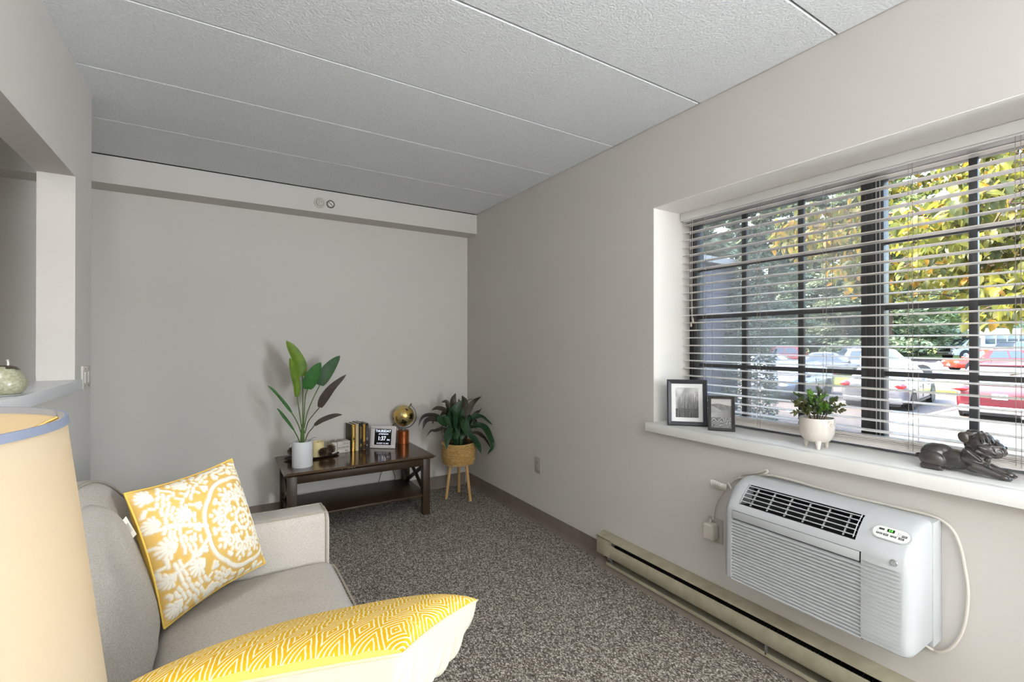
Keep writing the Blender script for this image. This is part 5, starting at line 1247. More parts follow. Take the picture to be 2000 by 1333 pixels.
# raised blossom relief on the pot
vd = Vector((-pc_.x, -pc_.y, 0)).normalized(); ang0 = math.atan2(vd.y, vd.x)+R(52)
for ci, (da, zc, s_) in enumerate(((0, .098, 1), (.32, .088, .8), (-.22, .112, .6))):
    for k in range(6):
        a = k*PI/3; cc2 = ang0+da+math.cos(a)*.10*s_; zz2 = zc+math.sin(a)*.0055*s_
        part('relief_petal', MB().ball(pc_+Vector((.0612*math.cos(cc2), .0612*math.sin(cc2), zz2)), .0026*s_, .0026*s_, .0026*s_, 8, 6), potm, t)
g1 = leaf_mat('boxleaf_green', (74, 96, 50), (52, 74, 40), .25, .45, 40)
g2 = leaf_mat('boxleaf_bright', (112, 158, 62), (84, 130, 50), .4, .4, 40)
g3 = leaf_mat('boxleaf_grey', (92, 104, 84), (68, 80, 62), .15, .5, 40)
g4 = leaf_mat('boxleaf_olive', (84, 88, 42), (66, 66, 34), .25, .5, 40)
rnd = random.Random(21); ovp = lambda t_: math.sin(PI*min(1, .08+.92*t_)**.8)**.75
VR = Vector((RT.x, RT.y, 0)).normalized(); VF = Vector((FW.x, FW.y, 0)).normalized(); Z_ = Vector((0, 0, 1))
stems = []
# (end offset right, depth, height above rim)
ends = [(-.098, -.01, .020), (-.085, .0, .058), (-.066, .02, .085), (-.040, -.02, .094), (-.018, .01, .102), (.004, -.01, .082), (.020, .02, .118), (.036, .0, .092), (.055, -.02, .074), (.078, .01, .068), (.100, .0, .048), (.086, -.02, .030), (-.030, -.035, .055), (.010, -.04, .048), (.040, -.035, .04), (-.055, -.03, .040), (-.01, .03, .07), (.05, .04, .06), (-.06, .045, .05)]
for i, (ex_, ed, ez) in enumerate(ends):
    p0 = pc_+Vector((0, 0, .110))+VR*(ex_*.25)+VF*(ed*.3); p2 = pc_+Z_*(.121+ez)+VR*ex_+VF*ed; p1 = (p0+p2)/2+Z_*.018-VR*ex_*.08
    cv = catmull([p0, p1, p2], 6)
    part('stem', MB().tube(cv, [.0011]*len(cv), 5), M('twig_brown', (70, 62, 40), .8), t)
    L_ = len(cv)-1
    for j in range(3, L_+1, 1):
        c0 = cv[j]; tn = (cv[min(j+1, L_)]-cv[max(j-1, 0)]).normalized()
        for s_ in ((-1, 1) if j < L_ else (0,)):
            sd_ = tn.cross(Vector((rnd.uniform(-1, 1), rnd.uniform(-1, 1), rnd.uniform(-.3, 1)))).normalized()
            d = (tn*(.7 if s_ else 1)+sd_*s_*.8+Z_*rnd.uniform(-.1, .35)).normalized(); ln = rnd.uniform(.015, .023)
            mt = g1 if rnd.random() < .45 else (g3 if rnd.random() < .45 else g4)
            if i in (4, 5, 13) or (i in (7, 3) and rnd.random() < .5): mt = g2 if i != 5 else rnd.choice([g2, g3])
            if ex_ > .07 or ex_ < -.08: mt = g4
            part('leaf', leaf(MB(), [c0, c0+d*ln*.5+sd_*.001, c0+d*ln-Z_*.001], rnd.uniform(.0042, .0062), up=sd_.cross(d)*1.0+Z_*.2, prof=ovp, fold=.25, nw=1), mt, t, angle=180, recalc=False)

# ------------------------------------------------------------------ resting dog figurine
dg = Vector((2.045, .520, z88))
t = thing('dog_figurine', 'glossy dark grey figurine of a lying dog with raised wrinkled head on the sill', 'figurine', dg)
def DP(a, b3, c): return Vector((b3, -a, c))       # forward is -Y
mbx = MB()
def el(a, b3, c, ra, rb3, rc, rot=None): mbx.ball(DP(a, b3, c), rb3, ra, rc, 18, 12, rot=rot)
def cap(p0, p1, r0, r1): mbx.tube(catmull([DP(*p0), DP(*[(x+y)/2 for x, y in zip(p0, p1)]), DP(*p1)], 3), [r0+(r1-r0)*k/6 for k in range(7)], 12); mbx.ball(DP(*p0), r0, nu=12, nv=8); mbx.ball(DP(*p1), r1, nu=12, nv=8)
el(-.066, 0, .042, .040, .037, .040); el(-.052, 0, .058, .035, .026, .024); el(-.02, 0, .037, .060, .033, .033); el(.030, 0, .046, .038, .037, .042); el(.042, 0, .072, .030, .031, .036)
el(.044, 0, .098, .040, .041, .034); el(.046, 0, .116, .032, .032, .019); el(.074, 0, .090, .030, .033, .022); el(.070, 0, .104, .022, .026, .014); el(.092, 0, .088, .012, .018, .014); el(.074, 0, .072, .024, .024, .010); el(.040, 0, .078, .034, .036, .024)
for s_ in (-1, 1):
    el(.080, s_*.021, .080, .022, .012, .018, Euler((R(18), 0, 0))); el(.060, s_*.033, .086, .024, .010, .018)
    el(.014, s_*.040, .118, .014, .0075, .018, Euler((R(-25), 0, s_*R(12)))); el(.024, s_*.033, .129, .015, .010, .008)
    cap((.034, s_*.028, .030), (.096, s_*.029, .0105), .018, .0105)
    el(.102, s_*.029, .0098, .014, .0115, .0095)
    for q in (-1, 0, 1): cap((.104, s_*.029+q*.0065, .0075), (.1165, s_*.029+q*.0070, .0055), .0044, .0036)
    el(-.066, s_*.030, .030, .036, .016, .028, Euler((R(12), 0, 0))); cap((-.085, s_*.042, .0085), (-.045, s_*.045, .0085), .0095, .009)
    for q in (-1, 1): cap((-.044, s_*.045+q*.004, .007), (-.034, s_*.045+q*.004, .0058), .0045, .0038)
    cap((.066, s_*.008, .122), (.080, s_*.026, .110), .0045, .0034); cap((.056, s_*.012, .131), (.070, s_*.034, .112), .0045, .0034); cap((.044, s_*.014, .135), (.058, s_*.040, .110), .0042, .0032)
    cap((.074, s_*.031, .100), (.094, s_*.020, .099), .0042, .0034); cap((.052, s_*.043, .094), (.086, s_*.034, .078), .0048, .0034); cap((.044, s_*.042, .080), (.076, s_*.034, .066), .0048, .0034)
    cap((.036, s_*.033, .090), (.056, s_*.030, .066), .006, .004); cap((.020, s_*.034, .075), (.050, s_*.032, .050), .006, .004); cap((.012, s_*.036, .050), (.040, s_*.038, .034), .006, .004)
el(-.110, 0, .033, .010, .007, .008)
cap((.066, -.010, .123), (.066, .010, .123), .003, .003); cap((.074, -.009, .117), (.074, .009, .117), .003, .003)
for k in range(3): cap((.066-.004*k, -.022, .063-.009*k), (.066-.004*k, .022, .063-.009*k), .005, .005)
me = bpy.data.meshes.new('tmp'); me.from_pydata([tuple(v) for v in mbx.v], [], mbx.f); tmp = bpy.data.objects.new('tmp', me); COL.objects.link(tmp)
md = tmp.modifiers.new('r', 'REMESH'); md.mode = 'VOXEL'; md.voxel_size = .0017; md2 = tmp.modifiers.new('s', 'SMOOTH'); md2.iterations = 3; md2.factor = .5
dgp = bpy.context.evaluated_depsgraph_get(); me2 = bpy.data.meshes.new_from_object(tmp.evaluated_get(dgp)); bpy.data.objects.remove(tmp)
me2.name = 'body'; me2.materials.clear(); me2.materials.append(M('glazed_stone', (44, 41, 40), .25, var=(14, (70, 63, 61), .3), coat=.6)); me2.polygons.foreach_set('use_smooth', [True]*len(me2.polygons))
bo = bpy.data.objects.new('body', me2); COL.objects.link(bo); bo.parent = t; WL[bo.name] = Vector((0, 0, 0)); zmin = min(v.co.z for v in me2.vertices); bo.location.z = -zmin
for s_ in (-1, 1):
    e_ = part('eye', MB().ball(DP(.083, s_*.020, .1055), .0045, nu=12, nv=8), M('eye_black', (10, 10, 10), .1), t, local=True)
part('nose', MB().ball(DP(.100, 0, .0965), .0065, .005, .0045, 12, 8), M('eye_black', (10, 10, 10), .1), t, local=True)

# ------------------------------------------------------------------ outside: ground, wing, vehicles, trees
def gz(x): return -.90+.0145*(x-18)
asph = M('asphalt', (70, 64, 62), .9, var=(3, (78, 72, 69), .3), bump=(60, .4, .01))
GX0, GX1 = 5.2, 110
def gq(x0, x1, y0, y1, dz=0, th=.3):
    vs = [(x0, y0, gz(x0)+dz), (x1, y0, gz(x1)+dz), (x1, y1, gz(x1)+dz), (x0, y1, gz(x0)+dz)]; vs2 = [(a, b4, c-th) for a, b4, c in vs]
    return MB().add(vs2+vs, [(0, 3, 2, 1), (4, 5, 6, 7), (0, 1, 5, 4), (1, 2, 6, 5), (2, 3, 7, 6), (3, 0, 4, 7)])
struct('parking_lot', gq(GX0, GX1, -60, 90), asph, smooth=False)
lawn = M('lawn', (88, 104, 42), .95, var=(4, (112, 124, 52), .3), bump=(40, 1, .05))
struct('lawn_strip', gq(RX+.02, GX0-.16, -30, 60, .06), lawn, smooth=False)
struct('added_walkway', gq(RX+.02, 4.2, -30, 60, .075, .2), M('pale_concrete', (214, 210, 202), .9), smooth=False)  # unseen pale strip added to bounce daylight up into the window
struct('curb', gq(GX0-.15, GX0, -30, 60, .10), M('concrete', (186, 182, 174), .9), smooth=False)
struct('grass_island', gq(25.5, 31.0, -6, 13.5, .10, .35), lawn, smooth=False)
struct('far_lawn', gq(58, 105, -40, 88, .08, .35), lawn, smooth=False)
for k, y in enumerate((10.9, 8.15, 5.40, 2.65, -.10)):
    tag(part('parking_line', gq(15.6, 21.0, y-.055, y+.055, .012, .010), M('line_white', (238, 236, 230), .8), loc=(18, y, gz(18)), smooth=False), ['white painted parking line left of the dark hatchback', 'white painted parking line between the two silver cars', 'white painted parking line between the silver sedan and the red car', 'white painted parking line right of the near red car', 'white painted parking line farthest to the right'][k], 'parking line')
# building exterior face + wing
wing_m = M('wing_siding', (88, 86, 94), .85, bump=(30, .2, .003))
wg = MB().box(RX+.02, 8.0, -1.3, 12.6, 14, 3.45); wing = struct('wing_building', wg, wing_m, smooth=False)
for k in range(30): part('siding_board', MB().prism([(8.0, -1.2+k*.155), (7.985, -1.2+k*.155), (7.998, -1.2+k*.155+.15), (8.0, -1.2+k*.155+.15)], 0, RX+.03, 12.6), wing_m, wing, smooth=False)
part('roof_edge', MB().box(RX+.03, 7.8, 3.45, 12.8, 14.2, 3.62), M('fascia', (150, 146, 142), .7), wing, smooth=False)

def foliage_mb(rng, n, fn, size, sx=1):
    """n crossed leaf cards scattered by fn; returned as numpy verts/faces"""
    P = fn(n); a = rng.uniform(0, 2*PI, n); tl_ = rng.uniform(-1.1, 1.1, n); sz_ = size*rng.uniform(.6, 1.4, n)
    u = np.stack([np.cos(a), np.sin(a), rng.uniform(-.5, .5, n)], -1); w = np.stack([-np.sin(a)*np.cos(tl_), np.cos(a)*np.cos(tl_), np.sin(tl_)], -1)
    u *= sz_[:, None]*sx; w *= sz_[:, None]*.55
    V_ = np.stack([P-u, P-w, P+u, P+w], 1).reshape(-1, 3); F_ = np.arange(4*n).reshape(n, 4)
    return V_, F_
def np_obj(name, V_, F_, mat, parent, off=(0, 0, 0), kind='stuff'):
    me = bpy.data.meshes.new(name); me.from_pydata(V_.tolist(), [], F_.tolist()); me.materials.append(mat); me.update()
    o = bpy.data.objects.new(name, me); COL.objects.link(o); o.parent = parent; o.location = off; WL[o.name] = Vector((0, 0, 0))
    if kind: o['kind'] = kind
    return o
bark = M('bark', (84, 70, 58), .9, bump=(30, .8, .02))
rngT = np.random.default_rng(12)
def conifer(label, x, y, h, rad, mt, seed, n=9000, base=.06, kind=0):
    rg = np.random.default_rng(seed); z0 = gz(x)
    t = thing('tree' if kind else 'pine_tree', label, 'tree', (x, y, z0), group=None)
    part('trunk', MB().tube([Vector((0, 0, -.3)), Vector((.1, 0, h*.5)), Vector((0, 0, h*.93))], [rad*.07+.1, rad*.05+.05, .03], 10), bark, t, local=True)
    def fn(n):
        nb_ = 90 if not kind else 70
        bz = rg.uniform(base, .98, nb_)**1.0; ba = rg.uniform(0, 2*PI, nb_)
        if kind: br = rad*np.sqrt(np.clip(1-((bz-.55)/.50)**2, .02, 1))*rg.uniform(.5, 1, nb_)
        else: br = rad*(1.03-bz)**.75*rg.uniform(.7, 1.08, nb_)
        k = rg.integers(0, nb_, n); tt = rg.uniform(.25, 1, n)**.7
        spread = (.16 if not kind else .22)*rad*(1.1-.5*tt)*(1.25-bz[k])
        X = np.cos(ba[k])*br[k]*tt+rg.normal(0, 1, n)*spread; Y = np.sin(ba[k])*br[k]*tt+rg.normal(0, 1, n)*spread
        Z = bz[k]*h+tt*br[k]*(-.10 if not kind else .25)+rg.normal(0, 1, n)*spread*.42
        return np.stack([X, Y, np.maximum(Z, .25)], -1)
    V_, F_ = foliage_mb(rg, n, fn, .21 if not kind else .18, 1.0)
    np_obj('foliage', V_, F_, mt, t); return t
cg = [leaf_mat('conifer_a', (98, 112, 90), (138, 150, 122), .25, .7, 1.2), leaf_mat('conifer_b', (86, 102, 78), (122, 136, 106), .25, .7, 1.2), leaf_mat('decid_green', (100, 116, 66), (128, 140, 84), .35, .6, 1.0)]
TREES = [ # px, depth, height, radius, kind, mat, label
 (1360, 42, 15.5, 4.2, 0, 0, 'tall pine at the far left of the tree line, above the grey wing'),
 (1440, 46, 15.0, 4.5, 0, 1, 'tall pine behind the left muntin, above the grey wing roof'),
 (1505, 47, 14.5, 4.0, 0, 0, 'grey-green pine behind the white sedan'),
 (1590, 56, 17.0, 5.0, 0, 1, 'broad dark pine behind the far red car'),
 (1650, 50, 15.5, 4.4, 0, 0, 'light grey-green pine left of the window mullion'),
 (1735, 46, 16.5, 5.0, 0, 1, 'dark pine right of the window mullion, above the white crossover'),
 (1800, 52, 15.0, 5.0, 1, 2, 'round leafy tree behind the front of the white bus'),
 (1880, 60, 19.0, 6.0, 0, 1, 'dark pine rising behind the white bus'),
 (1960, 62, 17.0, 5.5, 1, 2, 'leafy tree behind the rear of the white bus'),
 (2060, 62, 18.0, 6.0, 0, 0, 'pine at the far right of the tree line'),
 (1300, 48, 16.0, 5.0, 0, 1, 'pine farthest left, hidden behind the window jamb'),
 (1545, 60, 19.0, 6.0, 0, 1, 'pine standing farther back between the pines left of the middle muntin'),
 (1690, 60, 20.0, 6.0, 1, 2, 'tall leafy tree far behind the mullion')]
def pos_px(px, depth):
    u = (px-1000)/FPX; d = Vector((FW.x+RT.x*u, FW.y+RT.y*u, 0))*depth; return d.x, d.y
for i, (px, dp, h, rad, kd, mi, lab) in enumerate(TREES):
    x, y = pos_px(px, dp); conifer(lab, x, y, h*1.25, rad*1.12, cg[mi], 100+i, n=26000, kind=kd)
# dense understorey hedge along the lot
rg = np.random.default_rng(77)
def hedge_fn(n):
    px = rg.uniform(1250, 2120, n); dp = rg.uniform(50, 56, n); u = (px-1000)/FPX
    X = (FW.x+RT.x*u)*dp; Y = (FW.y+RT.y*u)*dp; hh_ = 4.2+1.3*np.sin(px*.021)+.8*np.sin(px*.083)
    Z = gz(X)+hh_*rg.uniform(0, 1, n)**.8; return np.stack([X, Y, Z], -1)
V_, F_ = foliage_mb(rg, 40000, hedge_fn, .16)
hd = np_obj('undergrowth', V_, F_, cg[1], None); tag(hd, 'dense green undergrowth below the pines behind the parked cars', 'undergrowth')
# arborvitae at the end of the wing
ax_, ay_ = pos_px(1462, 12.9); t = thing('arborvitae', 'tall narrow evergreen shrub at the corner of the grey wing', 'shrub', (ax_, ay_, gz(ax_)))
part('trunk', MB().cyl((0, 0, -.2), (0, 0, 4.2), .08, .03, 8), bark, t, local=True)
rg = np.random.default_rng(5)
def arb(n):
    z = rg.uniform(.0, 1, n); a = rg.uniform(0, 2*PI, n); r_ = (.62*np.sqrt(np.clip(1-z**2.2, .02, 1))+.05)*rg.uniform(.75, 1.08, n)
    return np.stack([r_*np.cos(a), r_*np.sin(a), z*4.75+.05], -1)
V_, F_ = foliage_mb(rg, 11000, arb, .045); np_obj('foliage', V_, F_, leaf_mat('arb_green', (72, 80, 66), (124, 130, 112), .2, .7, 5), t)

# ------------------------------------------------------------------ vehicles
tire_m = M('tire', (30, 30, 32), .8); glass_c = M('car_glass', (64, 74, 84), .08, coat=.6); rim_m = M('rim', (196, 198, 202), .3, metal=.7); blackp = M('black_trim', (28, 28, 30), .5)
headl = M('headlight', (214, 218, 222), .1, coat=.8); taill = M('taillight', (176, 24, 28), .15, coat=.8); platem = M('plate', (214, 220, 226), .5); chrm = M('chrome', (200, 202, 206), .15, metal=.9)
def car(label, x, y, heading, paint, kind='sedan', L_=4.6, Wd=1.80, Hh=1.45, plate=None, cat='car', name='car'):
    """front points along +x of the local frame; heading in degrees from +X"""
    z0 = gz(x); t = thing(name, label, cat, (x, y, z0), (0, -math.atan(.0145)*math.cos(R(heading)), R(heading)))
    pm = paint; hw = Wd/2; bz = .24; belt = Hh*.60 if kind == 'sedan' else Hh*.57
    nose = {'sedan': .52, 'suv': .56, 'hatch': .52}[kind]*Hh; tail_ = {'sedan': .66, 'suv': .60, 'hatch': .62}[kind]*Hh
    # lower body sections: (s along length -1..1, top z, half width factor, bottom z)
    hood_z = belt*.97
    secs = [(-1.0, tail_*.80, .80, bz+.16), (-.985, tail_*.93, .88, bz+.08), (-.955, tail_, .94, bz), (-.80, belt+.02, .985, bz-.03), (-.60, belt+.015, 1, bz-.05), (-.2, belt, 1, bz-.05), (.2, belt-.01, 1, bz-.05), (.42, hood_z, .995, bz-.05), (.70, hood_z*.94, .98, bz-.04), (.88, hood_z*.86, .93, bz-.02), (.965, nose*1.02, .86, bz), (1.0, nose*.82, .74, bz+.08)]
    rings = []
    for s_, zt, wf, zb in secs:
        xx = s_*L_/2; w = hw*wf; mid = (zb+zt)/2
        rings.append([Vector((xx, -w*.86, zb)), Vector((xx, -w*.98, zb+.10)), Vector((xx, -w, mid)), Vector((xx, -w*.985, zt-.12)), Vector((xx, -w*.90, zt-.02)), Vector((xx, -w*.5, zt+.012)), Vector((xx, 0, zt+.018)),
                      Vector((xx, w*.5, zt+.012)), Vector((xx, w*.90, zt-.02)), Vector((xx, w*.985, zt-.12)), Vector((xx, w, mid)), Vector((xx, w*.98, zb+.10)), Vector((xx, w*.86, zb))])
    part('body', MB().loft(rings), pm, t, local=True, angle=38)
    # greenhouse
    if kind == 'sedan': gx = [(-.66, -.36), (.40, .12)]; rr0, rr1 = (-.70, -.38), (.44, .10)
    elif kind == 'suv': rr0, rr1 = (-.97, -.80), (.40, .12)
    else: rr0, rr1 = (-.93, -.62), (.44, .14)
    xb0, xt0 = rr0[0]*L_/2, rr0[1]*L_/2; xb1, xt1 = rr1[0]*L_/2, rr1[1]*L_/2
    zb_ = belt-.03; zt_ = Hh; wb, wt = hw*.93, hw*.70
    def gp(f, g_, sgn):   # f along 0..1 (rear to front), g_ up 0..1
        xlo = xb0+(xb1-xb0)*f; xhi = xt0+(xt1-xt0)*f; zc = zb_+(zt_-zb_)*g_-(.05*(2*f-1)**2 if g_ > .9 else 0)
        return Vector((xlo+(xhi-xlo)*g_, sgn*(wb+(wt-wb)*g_**1.3), zc))
    gr = []
    for f in (0, .08, .3, .5, .7, .92, 1): gr.append([gp(f, 0, -1), gp(f, .5, -1), gp(f, .90, -1)+Vector((0, .01, 0)), gp(f, 1, -1)+Vector((0, .10, 0)), Vector((gp(f, 1, 1).x, 0, gp(f, 1, 1).z+.02)), gp(f, 1, 1)-Vector((0, .10, 0)), gp(f, .90, 1)-Vector((0, .01, 0)), gp(f, .5, 1), gp(f, 0, 1)])
    part('cabin', MB().loft(gr), pm, t, local=True, angle=38)
    def quad(nm, pts, mat, th=.012, par=t):
        n2 = (pts[1]-pts[0]).cross(pts[2]-pts[0]).normalized(); c = sum(pts, Vector())/len(pts)
        if n2.dot(c-Vector((0, 0, (zb_+zt_)/2*.8))) < 0: n2 = -n2
        k = len(pts); vs = [p_-n2*th for p_ in pts]+[p_+n2*th for p_ in pts]
        return part(nm, MB().add(vs, [tuple(range(k)), tuple(range(k, 2*k))]+[(i, (i+1) % k, k+(i+1) % k, k+i) for i in range(k)]), mat, par, local=True, smooth=False)
    for sgn in (-1, 1):
        splits = (.12, .48, .88) if kind != 'suv' else (.07, .30, .58, .90)
        for a, b4 in zip(splits[:-1], splits[1:]):
            ptsq = [gp(a+.012, .14, sgn), gp(b4-.012, .14, sgn), gp(b4-.02, .84, sgn), gp(a+.02, .84, sgn)]
            quad('side_window', ptsq, glass_c)
        part('door_seam', MB().box(-.02*L_, sgn*hw*.985, bz+.1, -.02*L_+.012, sgn*(hw+.003), belt-.1), blackp, t, local=True, smooth=False)
        part('sill_trim', MB().box(-.30*L_, sgn*hw*.93, bz-.05, .30*L_, sgn*(hw*.985), bz+.03), blackp, t, local=True, smooth=False)
        for hx in (-.08, .17): part('door_handle', MB().box(hx*L_-.08, sgn*hw*.99, belt-.18, hx*L_+.08, sgn*(hw+.02), belt-.15), pm, t, local=True, bevel=.005)
        mr = part('mirror', MB().ball((.20*L_, sgn*(hw+.08), belt+.06), .07, .11, .075, 12, 8), pm, t, local=True)
    quad('windshield', [gp(1, .10, -.90), gp(1, .10, .90), gp(1, .93, .86), gp(1, .93, -.86)], glass_c, .02)
    quad('rear_window', [gp(0, .16, -.86), gp(0, .16, .86), gp(0, .90, .82), gp(0, .90, -.82)], glass_c, .02)
    wr = .315 if kind != 'suv' else .355
    for wx in (-.29*L_, .315*L_):
        for sgn in (-1, 1):
            part('wheel_arch', MB().cyl((wx, sgn*hw*.90, wr), (wx, sgn*(hw+.004), wr), wr+.055, n=28), blackp, t, local=True)
            wl_ = part('wheel', MB().lathe([(wr-.10, -.10), (wr-.02, -.10), (wr, -.07), (wr, .07), (wr-.02, .10), (wr-.09, .10), (wr-.10, .07)], (0, 0, 0), 32), tire_m, t, local=True)
            wl_.rotation_euler = (PI/2, 0, 0); wl_.location = (wx, sgn*(hw-.095), wr)
            rm = MB().lathe([(wr-.095, .05), (wr-.095, .09), (wr-.12, .085), (wr-.125, .06), (.001, .06)], (0, 0, 0), 28)
            for k in range(5):
                a = k*2*PI/5; rm.obox((.5*(wr-.11)*math.cos(a), .5*(wr-.11)*math.sin(a), .075), wr-.10, .05, .03, Euler((0, 0, a)))
            r_o = part('rim', rm, rim_m, wl_, local=True, angle=30)
            if sgn > 0: r_o.rotation_euler = (PI, 0, 0)
    xf, xr_ = L_/2, -L_/2
    # front
    part('grille', MB().box(xf-.10, -hw*.42, nose*.62, xf-.004, hw*.42, nose*.86), blackp, t, local=True, bevel=.02)
    part('lower_grille', MB().box(xf-.10, -hw*.62, bz+.03, xf-.003, hw*.62, bz+.16), blackp, t, local=True, bevel=.02)
    part('front_badge', MB().cyl((xf-.01, 0, nose*.76), (xf+.004, 0, nose*.76), .05, n=16), chrm, t, local=True)
    for sgn in (-1, 1):
        part('headlight', MB().ball((xf-.135, sgn*hw*.68, nose*.83), .15, .20, .075, 16, 10, rot=Euler((0, 0, -sgn*R(28)))), headl, t, local=True)
        part('fog_light', MB().ball((xf-.10, sgn*hw*.66, bz+.14), .08, .09, .045, 12, 8), headl, t, local=True)
    part('front_plate', MB().box(xf-.02, -.155, nose*.46, xf+.008, .155, nose*.46+.14), platem, t, local=True, bevel=.004)
    # rear
    for sgn in (-1, 1):
        part('taillight', MB().ball((xr_+.10, sgn*hw*.78, tail_*.86 if kind != 'suv' else tail_*.92), .13, .19 if kind != 'suv' else .26, .11 if kind != 'suv' else .075, 16, 10, rot=Euler((0, 0, sgn*R(20)))), taill, t, local=True)
    part('bumper', MB().box(xr_-.02, -hw*.88, bz+.0, xr_+.10, hw*.88, bz+.20), pm if kind == 'sedan' else M('silver_trim', (156, 158, 162), .35, metal=.3), t, local=True, bevel=.05, seg=3)
    part('lower_valance', MB().box(xr_+.05, -hw*.80, bz-.08, xr_+.25, hw*.80, bz+.03), blackp, t, local=True, bevel=.02)
    pz = tail_*.66
    part('rear_plate', MB().box(xr_-.012, -.155, pz, xr_+.06, .155, pz+.15), platem, t, local=True, bevel=.004)
    part('trunk_seam', MB().box(xr_-.001, -hw*.66, pz-.07, xr_+.05, hw*.66, pz-.062), blackp, t, local=True, smooth=False)
    if plate: text('plate_text', plate, .125, M('plate_ink', (36, 48, 84), .6), t, (xr_-.014, 0, pz+.072), (0, -1, 0), (0, 0, 1), depth=.002, bold=.003, local=True)
    if kind == 'suv':
        part('spoiler', MB().box(xt0-.10, -wt*.95, Hh-.075, xt0+.25, wt*.95, Hh-.005), pm, t, local=True, bevel=.03)
        part('badge', MB().box(xr_-.010, hw*.48, pz+.03, xr_+.03, hw*.66, pz+.055), chrm, t, local=True, smooth=False)
        part('exhaust', MB().cyl((xr_-.03, -hw*.45, bz-.05), (xr_+.2, -hw*.45, bz-.05), .04, n=12), chrm, t, local=True)
        for sgn in (-1, 1): part('roof_rail', MB().tube([(xt0+.15, sgn*wt*.86, Hh-.005), (xt0+.25, sgn*wt*.86, Hh+.03), (xt1-.2, sgn*wt*.86, Hh+.03), (xt1-.05, sgn*wt*.86, Hh-.02)], .014, 6), blackp, t, local=True)
    return t
P_sil = M('paint_silver', (104, 106, 112), .3, metal=.35, coat=.5); P_silb = M('paint_blue_silver', (92, 99, 112), .3, metal=.35, coat=.5); P_white = M('paint_white', (164, 164, 165), .3, coat=.5)
P_mar = M('paint_maroon', (74, 14, 26), .3, metal=.1, coat=.6); P_red = M('paint_orange_red', (146, 36, 18), .3, coat=.6); P_red2 = M('paint_red', (140, 26, 30), .3, coat=.5); P_grey = M('paint_grey', (120, 124, 132), .3, metal=.3, coat=.5)
car('silver sedan parked with its tail lights to the building, beside the red car', 20.35, 7.05, 7, P_sil, 'sedan', 4.75, 1.80, 1.45, plate='')
car('maroon red crossover parked tail towards the building at the right', 20.45, 3.95, 3, P_mar, 'suv', 4.65, 1.92, 1.60, plate='P918', name='car')
car('blue-silver sedan facing the building at the left of the near row', 19.9, 10.3, 186, P_silb, 'sedan', 4.8, 1.84, 1.45)
x, y = pos_px(1735, 27.5); car('white crossover in the far row facing right, behind the silver sedan', x, y, -70, P_white, 'suv', 4.6, 1.86, 1.62)
x, y = pos_px(1932, 30.5); car('bright orange-red hatchback with its nose left, in front of the bus', x, y, 133, P_red, 'hatch', 4.4, 1.80, 1.42)
x, y = pos_px(1622, 29); car('silver-grey sedan in the far row facing right, left of the mullion', x, y, -68, P_sil, 'sedan', 4.7, 1.80, 1.42)
x, y = pos_px(1515, 27.0); car('white sedan in the far row at the left, beside the narrow evergreen', x, y, -70, P_white, 'sedan', 4.8, 1.82, 1.42)
x, y = pos_px(1550, 40); car('red car far back, behind the white sedan', x, y, -70, P_red2, 'hatch', 4.4, 1.8, 1.55)
x, y = pos_px(1672, 40); car('pale grey car far back beside the mullion', x, y, 150, P_silb, 'hatch', 4.5, 1.8, 1.55)
x, y = pos_px(2010, 40); car('silver van-like car behind the orange-red hatchback at the right edge', x, y, -30, P_silb, 'suv', 4.8, 1.9, 1.75)
# shuttle bus
bx_, by_ = pos_px(1925, 44); hb_ = 143
t = thing('shuttle_bus', 'white shuttle bus with dark side windows parked behind the cars', 'bus', (bx_, by_, gz(bx_)), (0, 0, R(hb_)))
BW = 1.2
part('coach_body', MB().loft([[Vector((x, -BW*f, .45)), Vector((x, -BW*f, 2.6*g_)), Vector((x, -BW*f*.9, 2.9*g_)), Vector((x, BW*f*.9, 2.9*g_)), Vector((x, BW*f, 2.6*g_)), Vector((x, BW*f, .45))] for x, f, g_ in ((-4.0, .97, .99), (-3.9, 1, 1), (1.1, 1, 1), (1.4, .99, 1))]), P_white, t, local=True, angle=30)
part('over_cab', MB().loft([[Vector((x, -BW*f, z0_)), Vector((x, -BW*f, z1_-.2)), Vector((x, -BW*f*.85, z1_)), Vector((x, BW*f*.85, z1_)), Vector((x, BW*f, z1_-.2)), Vector((x, BW*f, z0_))] for x, f, z0_, z1_ in ((1.3, .98, 2.0, 2.92), (2.1, .95, 2.1, 2.88), (2.5, .85, 2.2, 2.72), (2.62, .7, 2.28, 2.56))]), P_white, t, local=True, angle=35)
part('cab', MB().loft([[Vector((x, -f, .42)), Vector((x, -f, z1_*.62)), Vector((x, -f*.88, z1_)), Vector((x, f*.88, z1_)), Vector((x, f, z1_*.62)), Vector((x, f, .42))] for x, f, z1_ in ((1.3, 1.02, 2.05), (2.0, 1.02, 2.05), (2.75, 1.0, 1.32), (3.3, .98, 1.26), (3.55, .9, 1.12))]), P_white, t, local=True, angle=30)
part('windshield', MB().add([Vector((2.07, -.84, 2.0)), Vector((2.07, .84, 2.0)), Vector((2.75, .88, 1.36)), Vector((2.75, -.88, 1.36)), Vector((2.03, -.84, 1.96)), Vector((2.03, .84, 1.96)), Vector((2.71, .88, 1.32)), Vector((2.71, -.88, 1.32))], [(0, 1, 2, 3), (7, 6, 5, 4), (0, 4, 5, 1), (1, 5, 6, 2), (2, 6, 7, 3), (3, 7, 4, 0)]), glass_c, t, local=True, smooth=False)
part('grille', MB().box(3.5, -.6, .75, 3.58, .6, 1.08), blackp, t, local=True, bevel=.02)
